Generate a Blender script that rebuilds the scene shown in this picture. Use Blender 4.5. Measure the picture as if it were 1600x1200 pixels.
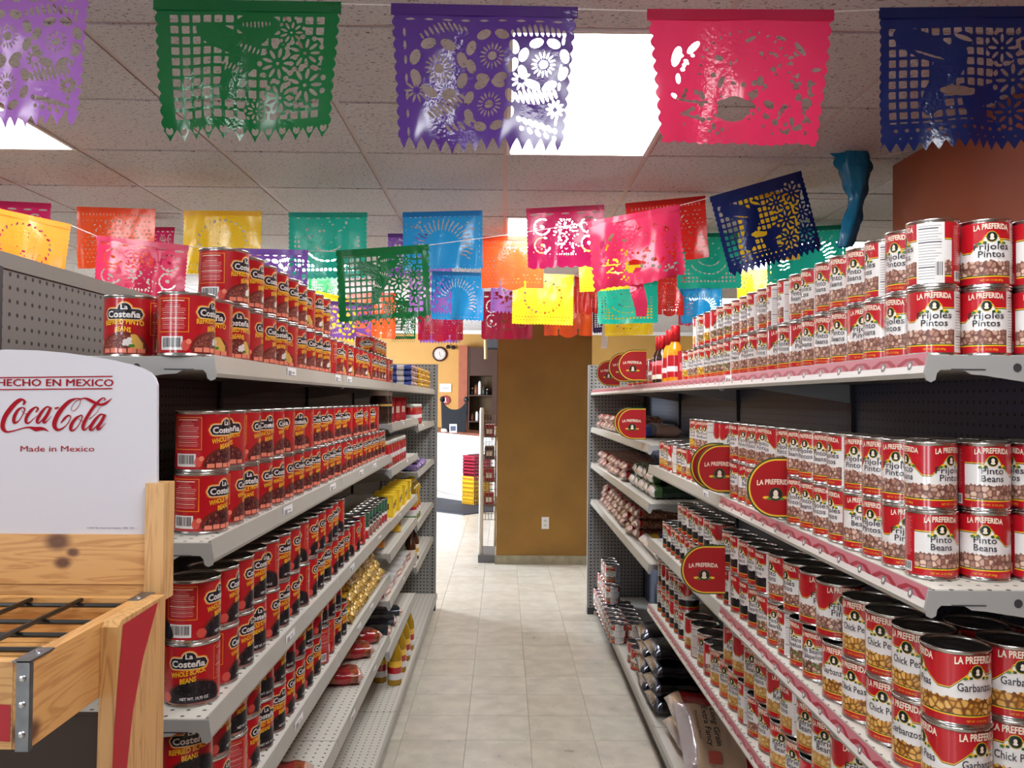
import bpy, bmesh, math, random
import numpy as np
from mathutils import Vector, Matrix

random.seed(7)
rng = np.random.default_rng(7)
for o in list(bpy.data.objects):
    bpy.data.objects.remove(o)
SC = bpy.context.scene
COL = SC.collection
PI = math.pi

# ------------------------------------------------------------------ camera
F = 1300.0
CAM = Vector((0.0, 0.0, 1.61))
YAW, PITCH, ROLL = 13 / F, 25 / F, math.radians(0.45)
M3 = Matrix.Rotation(-YAW, 3, 'Z') @ Matrix.Rotation(PI / 2 + PITCH, 3, 'X') @ Matrix.Rotation(ROLL, 3, 'Z')
cam_data = bpy.data.cameras.new('camera')
cam = bpy.data.objects.new('camera', cam_data)
cam_data.sensor_fit = 'HORIZONTAL'
cam_data.sensor_width = 36.0
cam_data.lens = 36.0 * F / 1600.0
cam_data.clip_start = 0.05
cam.matrix_world = Matrix.Translation(CAM) @ M3.to_4x4()
COL.objects.link(cam)
SC.camera = cam

def ray(px, py):
    return M3 @ Vector(((px - 800) / F, -(py - 600) / F, -1.0))

def PY(px, py, Y):
    """point on the plane Y seen at a pixel of the 1600x1200 photograph"""
    r = ray(px, py)
    return CAM + r * ((Y - CAM.y) / r.y)

def PX(px, py, X):
    r = ray(px, py)
    return CAM + r * ((X - CAM.x) / r.x)

# ------------------------------------------------------------------ world, light, exposure
world = bpy.data.worlds.new('world')
SC.world = world
world.use_nodes = True
bg = world.node_tree.nodes['Background']
bg.inputs['Color'].default_value = (0.75, 0.85, 1.0, 1)
bg.inputs['Strength'].default_value = 0.05

def area(name, loc, target, sx, sy, power, col=(1, 1, 1)):
    l = bpy.data.lights.new(name, 'AREA')
    l.shape = 'RECTANGLE'; l.size = sx; l.size_y = sy; l.energy = power; l.color = col
    o = bpy.data.objects.new(name, l)
    o.location = loc
    o.rotation_euler = (Vector(target) - Vector(loc)).to_track_quat('-Z', 'Y').to_euler()
    COL.objects.link(o)
    return o

# daylight through the shop front behind the photographer and through the entrance beyond the aisle
for k_, (x_, y_) in enumerate(((-2.5, -3.3), (-4.4, -2.5))):
    area('daylight_shop_front', (x_, y_, 1.5), (0.2, 2.4, 1.35), 0.7, 1.9, 36, (0.88, 0.93, 1.0))
area('daylight_entrance', (-4.6, 9.6, 1.7), (-0.6, 12.0, 0.3), 2.6, 2.2, 800, (0.80, 0.89, 1.0))
area('daylight_entrance_high', (-3.0, 14.6, 2.9), (-0.5, 16.5, 1.6), 1.5, 1.0, 32, (1.0, 0.95, 0.88))
PANEL_STRENGTH = 13.5
SC.view_settings.view_transform = 'Standard'
SC.view_settings.look = 'None'
SC.view_settings.exposure = 0.18
SC.view_settings.gamma = 1.0
SC.view_settings.use_curve_mapping = False
SC.cycles.use_denoising = True
SC.cycles.max_bounces = 6
SC.cycles.diffuse_bounces = 4
SC.cycles.glossy_bounces = 3
SC.cycles.transmission_bounces = 4
SC.cycles.transparent_max_bounces = 6
SC.cycles.caustics_reflective = False
SC.cycles.caustics_refractive = False
SC.cycles.sample_clamp_indirect = 4.0

# ------------------------------------------------------------------ materials
def lin(c):
    return tuple(((v / 255) / 12.92 if v / 255 <= 0.04045 else ((v / 255 + 0.055) / 1.055) ** 2.4) for v in c)

def new_mat(name):
    m = bpy.data.materials.new(name)
    m.use_nodes = True
    nt = m.node_tree
    return m, nt, nt.nodes['Principled BSDF']

MATS = {}
def mat(name, rgb, rough=0.5, metal=0.0, spec=0.5, noise=0.0, scale=30.0, bump=0.0, coat=0.0):
    """plain procedural material: colour with a slight noise variation and optional bump"""
    if name in MATS:
        return MATS[name]
    m, nt, b = new_mat(name)
    c = lin(rgb)
    b.inputs['Roughness'].default_value = rough
    b.inputs['Metallic'].default_value = metal
    b.inputs['Specular IOR Level'].default_value = spec
    if coat:
        b.inputs['Coat Weight'].default_value = coat
        b.inputs['Coat Roughness'].default_value = 0.09
    b.inputs['Base Color'].default_value = (*c, 1)
    m.diffuse_color = (*c, 1)
    if noise or bump:
        tc = nt.nodes.new('ShaderNodeTexCoord')
        n = nt.nodes.new('ShaderNodeTexNoise')
        n.inputs['Scale'].default_value = scale
        n.inputs['Detail'].default_value = 3
        nt.links.new(tc.outputs['Object'], n.inputs['Vector'])
        if noise:
            r = nt.nodes.new('ShaderNodeValToRGB')
            r.color_ramp.elements[0].position = 0.3
            r.color_ramp.elements[1].position = 0.7
            r.color_ramp.elements[0].color = (*[v * (1 - noise) for v in c], 1)
            r.color_ramp.elements[1].color = (*[min(1, v * (1 + noise)) for v in c], 1)
            nt.links.new(n.outputs['Fac'], r.inputs['Fac'])
            nt.links.new(r.outputs['Color'], b.inputs['Base Color'])
        if bump:
            bp = nt.nodes.new('ShaderNodeBump')
            bp.inputs['Strength'].default_value = bump
            bp.inputs['Distance'].default_value = 0.004
            nt.links.new(n.outputs['Fac'], bp.inputs['Height'])
            nt.links.new(bp.outputs['Normal'], b.inputs['Normal'])
    MATS[name] = m
    return m

def bean_mat(name, cols, gap, scale, rough=0.35):
    """printed picture of beans: voronoi cells in several tints with dark gaps"""
    if name in MATS:
        return MATS[name]
    m, nt, b = new_mat(name)
    tc = nt.nodes.new('ShaderNodeTexCoord')
    v = nt.nodes.new('ShaderNodeTexVoronoi'); v.inputs['Scale'].default_value = scale
    v2 = nt.nodes.new('ShaderNodeTexVoronoi'); v2.inputs['Scale'].default_value = scale
    v2.feature = 'DISTANCE_TO_EDGE'
    nt.links.new(tc.outputs['Object'], v.inputs['Vector'])
    nt.links.new(tc.outputs['Object'], v2.inputs['Vector'])
    r = nt.nodes.new('ShaderNodeValToRGB')
    el = r.color_ramp.elements
    while len(el) < len(cols):
        el.new(0.5)
    for i, c in enumerate(cols):
        el[i].position = 0.15 + 0.7 * i / max(1, len(cols) - 1)
        el[i].color = (*lin(c), 1)
    sep = nt.nodes.new('ShaderNodeSeparateColor')
    nt.links.new(v.outputs['Color'], sep.inputs['Color'])
    nt.links.new(sep.outputs['Red'], r.inputs['Fac'])
    st = nt.nodes.new('ShaderNodeMapRange')
    st.inputs['From Min'].default_value = 0.0
    st.inputs['From Max'].default_value = 0.20
    st2 = nt.nodes.new('ShaderNodeMapRange')
    st2.inputs['From Min'].default_value = 0.74; st2.inputs['From Max'].default_value = 0.58
    nt.links.new(v.outputs['Distance'], st2.inputs['Value'])
    nt.links.new(v2.outputs['Distance'], st.inputs['Value'])
    mlt = nt.nodes.new('ShaderNodeMath'); mlt.operation = 'MULTIPLY'
    nt.links.new(st.outputs['Result'], mlt.inputs[0]); nt.links.new(st2.outputs['Result'], mlt.inputs[1])
    v.inputs['Randomness'].default_value = .85; v2.inputs['Randomness'].default_value = .85
    mx = nt.nodes.new('ShaderNodeMix'); mx.data_type = 'RGBA'
    mx.inputs['A'].default_value = (*lin(gap), 1)
    nt.links.new(mlt.outputs[0], mx.inputs['Factor'])
    nt.links.new(r.outputs['Color'], mx.inputs['B'])
    nt.links.new(mx.outputs['Result'], b.inputs['Base Color'])
    b.inputs['Roughness'].default_value = rough
    m.diffuse_color = (*lin(cols[0]), 1)
    MATS[name] = m
    return m

def wood_mat(name, base, dark, axis='X', knots=()):
    if name in MATS:
        return MATS[name]
    m, nt, b = new_mat(name)
    N, L = nt.nodes, nt.links
    tc = N.new('ShaderNodeTexCoord')
    mp = N.new('ShaderNodeMapping')
    sc = {'X': (1.2, 14, 14), 'Y': (14, 1.2, 14), 'Z': (14, 14, 1.2)}[axis]
    mp.inputs['Scale'].default_value = sc
    L.new(tc.outputs['Object'], mp.inputs['Vector'])
    n = N.new('ShaderNodeTexNoise'); n.inputs['Scale'].default_value = 2.2; n.inputs['Detail'].default_value = 4
    n.inputs['Distortion'].default_value = 1.2
    L.new(mp.outputs['Vector'], n.inputs['Vector'])
    w = N.new('ShaderNodeMath'); w.operation = 'SINE'
    mu = N.new('ShaderNodeMath'); mu.operation = 'MULTIPLY'; mu.inputs[1].default_value = 42
    L.new(n.outputs['Fac'], mu.inputs[0]); L.new(mu.outputs[0], w.inputs[0])
    mr = N.new('ShaderNodeMapRange'); mr.inputs['From Min'].default_value = -1
    L.new(w.outputs[0], mr.inputs['Value'])
    mx = N.new('ShaderNodeMix'); mx.data_type = 'RGBA'
    mx.inputs['A'].default_value = (*lin(base), 1)
    mx.inputs['B'].default_value = (*lin(dark), 1)
    f = N.new('ShaderNodeMath'); f.operation = 'MULTIPLY'; f.inputs[1].default_value = 0.55
    pw = N.new('ShaderNodeMath'); pw.operation = 'POWER'; pw.inputs[1].default_value = 2.5
    L.new(mr.outputs['Result'], pw.inputs[0]); L.new(pw.outputs[0], f.inputs[0])
    L.new(f.outputs[0], mx.inputs['Factor'])
    out = mx.outputs['Result']
    for (kp, kr) in knots:
        vs = N.new('ShaderNodeVectorMath'); vs.operation = 'SUBTRACT'; vs.inputs[1].default_value = kp
        L.new(tc.outputs['Object'], vs.inputs[0])
        vm = N.new('ShaderNodeVectorMath'); vm.operation = 'MULTIPLY'
        vm.inputs[1].default_value = {'X': (0.7, 0.0, 1), 'Y': (0, 0.7, 1), 'Z': (1, 1, 0.6)}[axis]
        L.new(vs.outputs[0], vm.inputs[0])
        ln = N.new('ShaderNodeVectorMath'); ln.operation = 'LENGTH'
        L.new(vm.outputs[0], ln.inputs[0])
        k = N.new('ShaderNodeMapRange'); k.interpolation_type = 'SMOOTHSTEP'
        k.inputs['From Min'].default_value = kr * 0.5; k.inputs['From Max'].default_value = kr * 1.7
        k.inputs['To Min'].default_value = 0.9; k.inputs['To Max'].default_value = 0
        L.new(ln.outputs['Value'], k.inputs['Value'])
        m2 = N.new('ShaderNodeMix'); m2.data_type = 'RGBA'
        L.new(k.outputs['Result'], m2.inputs['Factor']); L.new(out, m2.inputs['A'])
        m2.inputs['B'].default_value = (*lin((84, 40, 22)), 1)
        out = m2.outputs['Result']
    L.new(out, b.inputs['Base Color'])
    b.inputs['Roughness'].default_value = 0.45
    m.diffuse_color = (*lin(base), 1)
    MATS[name] = m
    return m

def peg_mat(name, rgb, hole, pitch, radius, ax, off=(0, 0), rough=0.5, rows=None):
    """painted steel sheet with a regular grid of punched holes (too fine to cut singly)"""
    m, nt, b = new_mat(name)
    N, L = nt.nodes, nt.links
    tc = N.new('ShaderNodeTexCoord')
    sp = N.new('ShaderNodeSeparateXYZ')
    L.new(tc.outputs['Object'], sp.inputs[0])
    ds = []
    for i, a in enumerate(ax):
        ad = N.new('ShaderNodeMath'); ad.operation = 'MULTIPLY_ADD'
        ad.inputs[1].default_value = 1 / pitch[i]; ad.inputs[2].default_value = off[i]
        L.new(sp.outputs[a], ad.inputs[0])
        fr = N.new('ShaderNodeMath'); fr.operation = 'FRACT'; L.new(ad.outputs[0], fr.inputs[0])
        sb = N.new('ShaderNodeMath'); sb.operation = 'SUBTRACT'; sb.inputs[1].default_value = 0.5
        L.new(fr.outputs[0], sb.inputs[0])
        ml = N.new('ShaderNodeMath'); ml.operation = 'MULTIPLY'; ml.inputs[1].default_value = pitch[i]
        L.new(sb.outputs[0], ml.inputs[0])
        pw = N.new('ShaderNodeMath'); pw.operation = 'POWER'; pw.inputs[1].default_value = 2
        L.new(ml.outputs[0], pw.inputs[0])
        ds.append(pw)
    sm = N.new('ShaderNodeMath'); sm.operation = 'ADD'
    L.new(ds[0].outputs[0], sm.inputs[0]); L.new(ds[1].outputs[0], sm.inputs[1])
    sq = N.new('ShaderNodeMath'); sq.operation = 'SQRT'; L.new(sm.outputs[0], sq.inputs[0])
    lt = N.new('ShaderNodeMath'); lt.operation = 'LESS_THAN'; lt.inputs[1].default_value = radius
    L.new(sq.outputs[0], lt.inputs[0])
    mx = N.new('ShaderNodeMix'); mx.data_type = 'RGBA'
    mx.inputs['A'].default_value = (*lin(rgb), 1); mx.inputs['B'].default_value = (*lin(hole), 1)
    L.new(lt.outputs[0], mx.inputs['Factor'])
    L.new(mx.outputs['Result'], b.inputs['Base Color'])
    b.inputs['Roughness'].default_value = rough
    m.diffuse_color = (*lin(rgb), 1)
    return m

def film_mat(name, rgb, transl=0.4, rough=0.2):
    """thin coloured plastic film: glossy, some light comes through"""
    if name in MATS:
        return MATS[name]
    m, nt, b = new_mat(name)
    N, L = nt.nodes, nt.links
    c = lin(rgb)
    b.inputs['Base Color'].default_value = (*c, 1)
    b.inputs['Roughness'].default_value = rough
    b.inputs['Specular IOR Level'].default_value = 0.7
    t = N.new('ShaderNodeBsdfTranslucent')
    t.inputs['Color'].default_value = (*[min(1, v * 1.15) for v in c], 1)
    mx = N.new('ShaderNodeMixShader'); mx.inputs[0].default_value = transl
    L.new(b.outputs[0], mx.inputs[1]); L.new(t.outputs[0], mx.inputs[2])
    L.new(mx.outputs[0], nt.nodes['Material Output'].inputs['Surface'])
    tc = N.new('ShaderNodeTexCoord')
    n = N.new('ShaderNodeTexNoise'); n.inputs['Scale'].default_value = 9; n.inputs['Detail'].default_value = 1.5
    mp = N.new('ShaderNodeMapping'); mp.inputs['Scale'].default_value = (1, 1, .5)
    L.new(tc.outputs['Object'], mp.inputs['Vector']); L.new(mp.outputs['Vector'], n.inputs['Vector'])
    bp = N.new('ShaderNodeBump'); bp.inputs['Strength'].default_value = 0.55; bp.inputs['Distance'].default_value = 0.03
    # crumpled places only here and there
    n2 = N.new('ShaderNodeTexNoise'); n2.inputs['Scale'].default_value = 75; n2.inputs['Detail'].default_value = 2
    n3 = N.new('ShaderNodeTexNoise'); n3.inputs['Scale'].default_value = 7; n3.inputs['Detail'].default_value = 1
    L.new(tc.outputs['Object'], n2.inputs['Vector']); L.new(mp.outputs['Vector'], n3.inputs['Vector'])
    mk = N.new('ShaderNodeMapRange'); mk.inputs['From Min'].default_value = .54; mk.inputs['From Max'].default_value = .64
    L.new(n3.outputs['Fac'], mk.inputs['Value'])
    ml = N.new('ShaderNodeMath'); ml.operation = 'MULTIPLY'; L.new(n2.outputs['Fac'], ml.inputs[0]); L.new(mk.outputs['Result'], ml.inputs[1])
    ma = N.new('ShaderNodeMath'); ma.operation = 'MULTIPLY_ADD'; ma.inputs[1].default_value = .16
    L.new(ml.outputs[0], ma.inputs[0]); L.new(n.outputs['Fac'], ma.inputs[2])
    L.new(ma.outputs[0], bp.inputs['Height']); L.new(bp.outputs['Normal'], b.inputs['Normal'])
    m.diffuse_color = (*c, 1)
    MATS[name] = m
    return m

# ------------------------------------------------------------------ mesh building
class MB:
    def __init__(s):
        s.v = []; s.f = []; s.m = []
    def add(s, verts, faces, mi=0):
        k = len(s.v)
        s.v.extend([tuple(p) for p in verts])
        for f in faces:
            s.f.append(tuple(i + k for i in f)); s.m.append(mi)
        return s
    def box(s, x0, x1, y0, y1, z0, z1, mi=0):
        v = [(x0, y0, z0), (x1, y0, z0), (x1, y1, z0), (x0, y1, z0), (x0, y0, z1), (x1, y0, z1), (x1, y1, z1), (x0, y1, z1)]
        return s.add(v, [(0, 3, 2, 1), (4, 5, 6, 7), (0, 1, 5, 4), (1, 2, 6, 5), (2, 3, 7, 6), (3, 0, 4, 7)], mi)
    def hexa(s, p, mi=0):
        return s.add(p, [(0, 3, 2, 1), (4, 5, 6, 7), (0, 1, 5, 4), (1, 2, 6, 5), (2, 3, 7, 6), (3, 0, 4, 7)], mi)
    def prism(s, poly, axis, a0, a1, mi=0):
        """polygon in the plane across axis, extruded from a0 to a1"""
        def pt(p, a):
            return {'X': (a, p[0], p[1]), 'Y': (p[0], a, p[1]), 'Z': (p[0], p[1], a)}[axis]
        n = len(poly)
        v = [pt(p, a0) for p in poly] + [pt(p, a1) for p in poly]
        fs = [tuple(range(n))[::-1], tuple(range(n, 2 * n))]
        fs += [(i, (i + 1) % n, n + (i + 1) % n, n + i) for i in range(n)]
        return s.add(v, fs, mi)
    def lathe(s, prof, n=24, c=(0, 0, 0), mi=0, mis=None, cap0=True, cap1=True):
        v = []
        for (r, z) in prof:
            for k in range(n):
                a = 2 * PI * k / n
                v.append((c[0] + r * math.cos(a), c[1] + r * math.sin(a), c[2] + z))
        base = len(s.v); s.v.extend(v)
        for j in range(len(prof) - 1):
            for k in range(n):
                k2 = (k + 1) % n
                s.f.append((base + j * n + k, base + j * n + k2, base + (j + 1) * n + k2, base + (j + 1) * n + k))
                s.m.append(mis[j] if mis else mi)
        if cap0:
            s.f.append(tuple(base + k for k in range(n))[::-1]); s.m.append(mis[0] if mis else mi)
        if cap1:
            o = base + (len(prof) - 1) * n
            s.f.append(tuple(o + k for k in range(n))); s.m.append(mis[-1] if mis else mi)
        return s
    def tube(s, pts, r, n=6, mi=0):
        pts = [Vector(p) for p in pts]
        base = len(s.v)
        for i, p in enumerate(pts):
            d = (pts[min(i + 1, len(pts) - 1)] - pts[max(i - 1, 0)]).normalized()
            up = Vector((0, 0, 1)) if abs(d.z) < 0.9 else Vector((1, 0, 0))
            a = d.cross(up).normalized(); b = d.cross(a)
            for k in range(n):
                t = 2 * PI * k / n
                s.v.append(tuple(p + (a * math.cos(t) + b * math.sin(t)) * r))
        for i in range(len(pts) - 1):
            for k in range(n):
                k2 = (k + 1) % n
                s.f.append((base + i * n + k, base + i * n + k2, base + (i + 1) * n + k2, base + (i + 1) * n + k)); s.m.append(mi)
        s.f.append(tuple(base + k for k in range(n))[::-1]); s.m.append(mi)
        o = base + (len(pts) - 1) * n
        s.f.append(tuple(o + k for k in range(n))); s.m.append(mi)
        return s
    def mesh(s, name, mats, smooth=False):
        me = bpy.data.meshes.new(name)
        me.from_pydata(s.v, [], s.f)
        for m in mats:
            me.materials.append(m)
        if len(mats) > 1:
            me.polygons.foreach_set('material_index', s.m)
        if smooth:
            me.polygons.foreach_set('use_smooth', [True] * len(me.polygons))
        me.update()
        return me
    def build(s, name, mats, parent=None, loc=None, smooth=False):
        if not isinstance(mats, (list, tuple)):
            mats = [mats]
        return obj(name, s.mesh(name, mats, smooth), parent, loc)

def obj(name, data, parent=None, loc=None):
    o = bpy.data.objects.new(name, data)
    COL.objects.link(o)
    if parent is not None:
        o.parent = parent
    if loc is not None:
        o.location = loc
    return o

def empty(name, loc=(0, 0, 0), rz=0):
    o = bpy.data.objects.new(name, None)
    o.empty_display_size = 0.05
    o.location = loc; o.rotation_euler = (0, 0, rz)
    COL.objects.link(o)
    return o

def tag(o, label, cat, group=None, kind=None):
    if label: o['label'] = label
    if cat: o['category'] = cat
    if group: o['group'] = group
    if kind: o['kind'] = kind
    return o

def struct(o):
    o['kind'] = 'structure'
    return o

KIDS = {}
def kids(o):
    return [c for c in KIDS.get(o.name, [])]

def dup(root, loc, rz=0.0, label=None, group=None):
    """copy of a thing with its parts; mesh data shared"""
    r = root.copy(); COL.objects.link(r)
    r.location = loc; r.rotation_euler = (0, 0, rz)
    if label: r['label'] = label
    if group: r['group'] = group
    for ch in root.children:
        c = ch.copy(); COL.objects.link(c); c.parent = r
        for g in ch.children:
            d = g.copy(); COL.objects.link(d); d.parent = c
    return r

PROTOS = []
class Proto:
    """the first placement moves the original, every later one copies it"""
    def __init__(s, root):
        s.root = root; s.used = False; PROTOS.append(s)
    def put(s, loc, rz=0.0, label=None, group=None, rot=None):
        if not s.used:
            s.used = True
            o = s.root; o.location = loc; o.rotation_euler = (0, 0, rz)
            if label: o['label'] = label
            if group: o['group'] = group
        else:
            o = dup(s.root, loc, rz, label, group)
        if rot is not None:
            o.rotation_euler = rot
        return o

ORD = ('first second third fourth fifth sixth seventh eighth ninth tenth eleventh twelfth thirteenth fourteenth fifteenth sixteenth '
       'seventeenth eighteenth nineteenth twentieth twenty-first twenty-second twenty-third twenty-fourth twenty-fifth twenty-sixth '
       'twenty-seventh twenty-eighth twenty-ninth thirtieth thirty-first thirty-second thirty-third thirty-fourth thirty-fifth thirty-sixth thirty-seventh thirty-eighth thirty-ninth fortieth').split()

# text as flat triangles -------------------------------------------------
_tc = {}
def text_geo(body, h, w=None, bold=0.0, shear=0.0, space=1.0):
    """centred text, cap height h, fitted to width w; returns 2-D verts and faces"""
    key = (body, bold, shear, space)
    if key not in _tc:
        cu = bpy.data.curves.new('t', 'FONT')
        cu.body = body; cu.size = 1.0; cu.resolution_u = 2; cu.offset = bold; cu.shear = shear
        cu.space_character = space
        cu.align_x = 'CENTER'
        ob = bpy.data.objects.new('t', cu); COL.objects.link(ob)
        dg = bpy.context.evaluated_depsgraph_get()
        me = bpy.data.meshes.new_from_object(ob.evaluated_get(dg))
        v = np.array([p.co[:2] for p in me.vertices]); f = [tuple(p.vertices) for p in me.polygons]
        bpy.data.objects.remove(ob); bpy.data.curves.remove(cu); bpy.data.meshes.remove(me)
        _tc[key] = (v, f)
    v, f = _tc[key]
    v = v.copy()
    x0, x1 = v[:, 0].min(), v[:, 0].max()
    v[:, 0] -= (x0 + x1) / 2
    s = h / 0.73
    v *= s
    if w:
        v[:, 0] *= w / max(1e-6, (x1 - x0) * s)
    return v, f

def flat_text(mb, body, h, w, org, ux, uz, mi, bold=0.0, shear=0.0, arch=0.0):
    v, f = text_geo(body, h, w, bold, shear)
    org, ux, uz = Vector(org), Vector(ux), Vector(uz)
    W = max(abs(v[:, 0])) or 1
    mb.add([org + ux * p[0] + uz * (p[1] + arch * (1 - (p[0] / W) ** 2)) for p in v], f, mi)
# ------------------------------------------------------------------ the room
CZ = 2.67
M_tile, _nt, _b = new_mat('ceiling_tile_fissured')
if True:
    N, L = _nt.nodes, _nt.links
    tc = N.new('ShaderNodeTexCoord'); oi = N.new('ShaderNodeObjectInfo')
    ad = N.new('ShaderNodeVectorMath'); ad.operation = 'MULTIPLY_ADD'
    cb = N.new('ShaderNodeCombineXYZ')
    for k in range(3): L.new(oi.outputs['Random'], cb.inputs[k])
    ad.inputs[1].default_value = (37, 53, 11)
    L.new(cb.outputs[0], ad.inputs[0]); L.new(tc.outputs['Object'], ad.inputs[2])
    mp = N.new('ShaderNodeMapping'); mp.inputs['Scale'].default_value = (70, 120, 70)
    L.new(ad.outputs[0], mp.inputs['Vector'])
    n1 = N.new('ShaderNodeTexNoise'); n1.inputs['Scale'].default_value = 1.0; n1.inputs['Detail'].default_value = 2
    L.new(mp.outputs[0], n1.inputs['Vector'])
    n2 = N.new('ShaderNodeTexNoise'); n2.inputs['Scale'].default_value = 3.5; n2.inputs['Detail'].default_value = 2
    L.new(mp.outputs[0], n2.inputs['Vector'])
    r1 = N.new('ShaderNodeValToRGB'); e = r1.color_ramp.elements
    e[0].position = 0.33; e[0].color = (*lin((128, 122, 122)), 1); e[1].position = 0.39; e[1].color = (*lin((214, 209, 210)), 1)
    L.new(n1.outputs['Fac'], r1.inputs['Fac'])
    r2 = N.new('ShaderNodeValToRGB'); e = r2.color_ramp.elements
    e[0].position = 0.35; e[0].color = (0.72, 0.7, 0.7, 1); e[1].position = 0.6; e[1].color = (1, 1, 1, 1)
    L.new(n2.outputs['Fac'], r2.inputs['Fac'])
    mx = N.new('ShaderNodeMix'); mx.data_type = 'RGBA'; mx.blend_type = 'MULTIPLY'; mx.inputs['Factor'].default_value = 1
    L.new(r1.outputs['Color'], mx.inputs['A']); L.new(r2.outputs['Color'], mx.inputs['B'])
    L.new(mx.outputs['Result'], _b.inputs['Base Color'])
    _b.inputs['Roughness'].default_value = 0.95
    bp = N.new('ShaderNodeBump'); bp.inputs['Strength'].default_value = 0.4; bp.inputs['Distance'].default_value = 0.004
    L.new(n1.outputs['Fac'], bp.inputs['Height']); L.new(bp.outputs['Normal'], _b.inputs['Normal'])
M_bar = mat('grid_bar_paint', (196, 176, 172), 0.5)
M_above = mat('ceiling_void', (150, 140, 136), 0.9, noise=0.1, scale=4)

M_panel, _nt, _b = new_mat('light_panel_diffuser')
_b.inputs['Base Color'].default_value = (0.9, 0.9, 0.9, 1)
_b.inputs['Emission Color'].default_value = (0.96, 0.985, 1.0, 1)
_b.inputs['Emission Strength'].default_value = PANEL_STRENGTH
M_white_metal = mat('white_enamel', (226, 224, 220), 0.4)

G = 0.61
Y0 = 2.35
lights = {(0, 0), (0, 1), (-4, 0), (-4, 1), (0, 4), (0, 5), (3, 5), (3, 6), (-3, 6), (-3, 7), 
          (0, -4), (0, -3), (-4, -4), (-4, -3), (3, 10), (3, 11)}
slab = MB()
slab.box(-6.2, 4.2, -3.8, 12.76, CZ + 0.012, CZ + 0.05)
ceiling = struct(slab.build('ceiling', M_above))
tb = MB(); tb.box(-G / 2 + .011, G / 2 - .011, -G / 2 + .011, G / 2 - .011, -0.012, 0.0)
tile_me = tb.mesh('ceiling_tile', [M_tile])
for i in range(-9, 7):
    for j in range(-3, 17):
        if (i, j) in lights: continue
        if i >= 3 and j < 2: continue
        obj('ceiling_tile', tile_me, ceiling, ((i + .5) * G, Y0 + (j + .5) * G, CZ + .011))
# the suspension grid, one bar per line
bl = MB(); bl.box(-.0115, .0115, -3.7, 12.7, 0, .006); bar_y = bl.mesh('grid_bar', [M_bar])
for i in range(-9, 7):
    obj('grid_bar', bar_y, ceiling, (i * G, 0, CZ + .004))
bl = MB(); bl.box(-6, 4.1, -.0115, .0115, 0, .006); bar_x = bl.mesh('grid_bar', [M_bar])
for j in range(-3, 18):
    obj('grid_bar', bar_x, ceiling, (0, Y0 + j * G, CZ + .005))
# white edge where the dropped ceiling ends above the entrance
tr = MB(); tr.box(-6.2, 4.2, 12.76, 12.80, CZ - .05, CZ + .75)
struct(tr.build('trim_1', M_white_metal))

lp_me = MB().box(-.285, .285, -.59, .59, 0, .006).mesh('diffuser', [M_panel])
fr = MB()
for (x0, x1, y0, y1) in ((-.3, -.285, -.605, .605), (.285, .3, -.605, .605), (-.285, .285, -.605, -.59), (-.285, .285, .59, .605)):
    fr.box(x0, x1, y0, y1, -.004, .014)
fr_me = fr.mesh('ceiling_light', [M_white_metal])
light_lab = {(0, 0): 'bright ceiling light panel behind the violet and pink banners', (-4, 0): 'bright ceiling light panel by the lilac banner',
             (0, -4): 'ceiling light panel overhead, above the photographer', (-4, -4): 'ceiling light panel overhead, above the display stand', (-6, 8): 'ceiling light panel far off beyond the red-can unit', (3, 10): 'ceiling light panel far off beyond the white-can unit',
             (0, 4): 'bright ceiling light panel behind the hanging magenta banner', (3, 5): 'ceiling light panel behind the hanging navy banner',
             (-3, 6): 'ceiling light panel behind the hanging teal banner'}
for (i, j) in sorted(lights):
    if (i, j - 1) in lights and (i, j) not in light_lab and (j % 4 in (1, 3) or (i, j) in ((3, 6), (-3, 7))):
        continue
    o = obj('ceiling_light', fr_me, None, ((i + .5) * G, Y0 + (j + 1) * G, CZ - .002))
    tag(o, light_lab.get((i, j), 'flat ceiling light panel further along the tiled ceiling'), 'ceiling light', 'ceiling light panels')
    obj('diffuser', lp_me, o)

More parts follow.
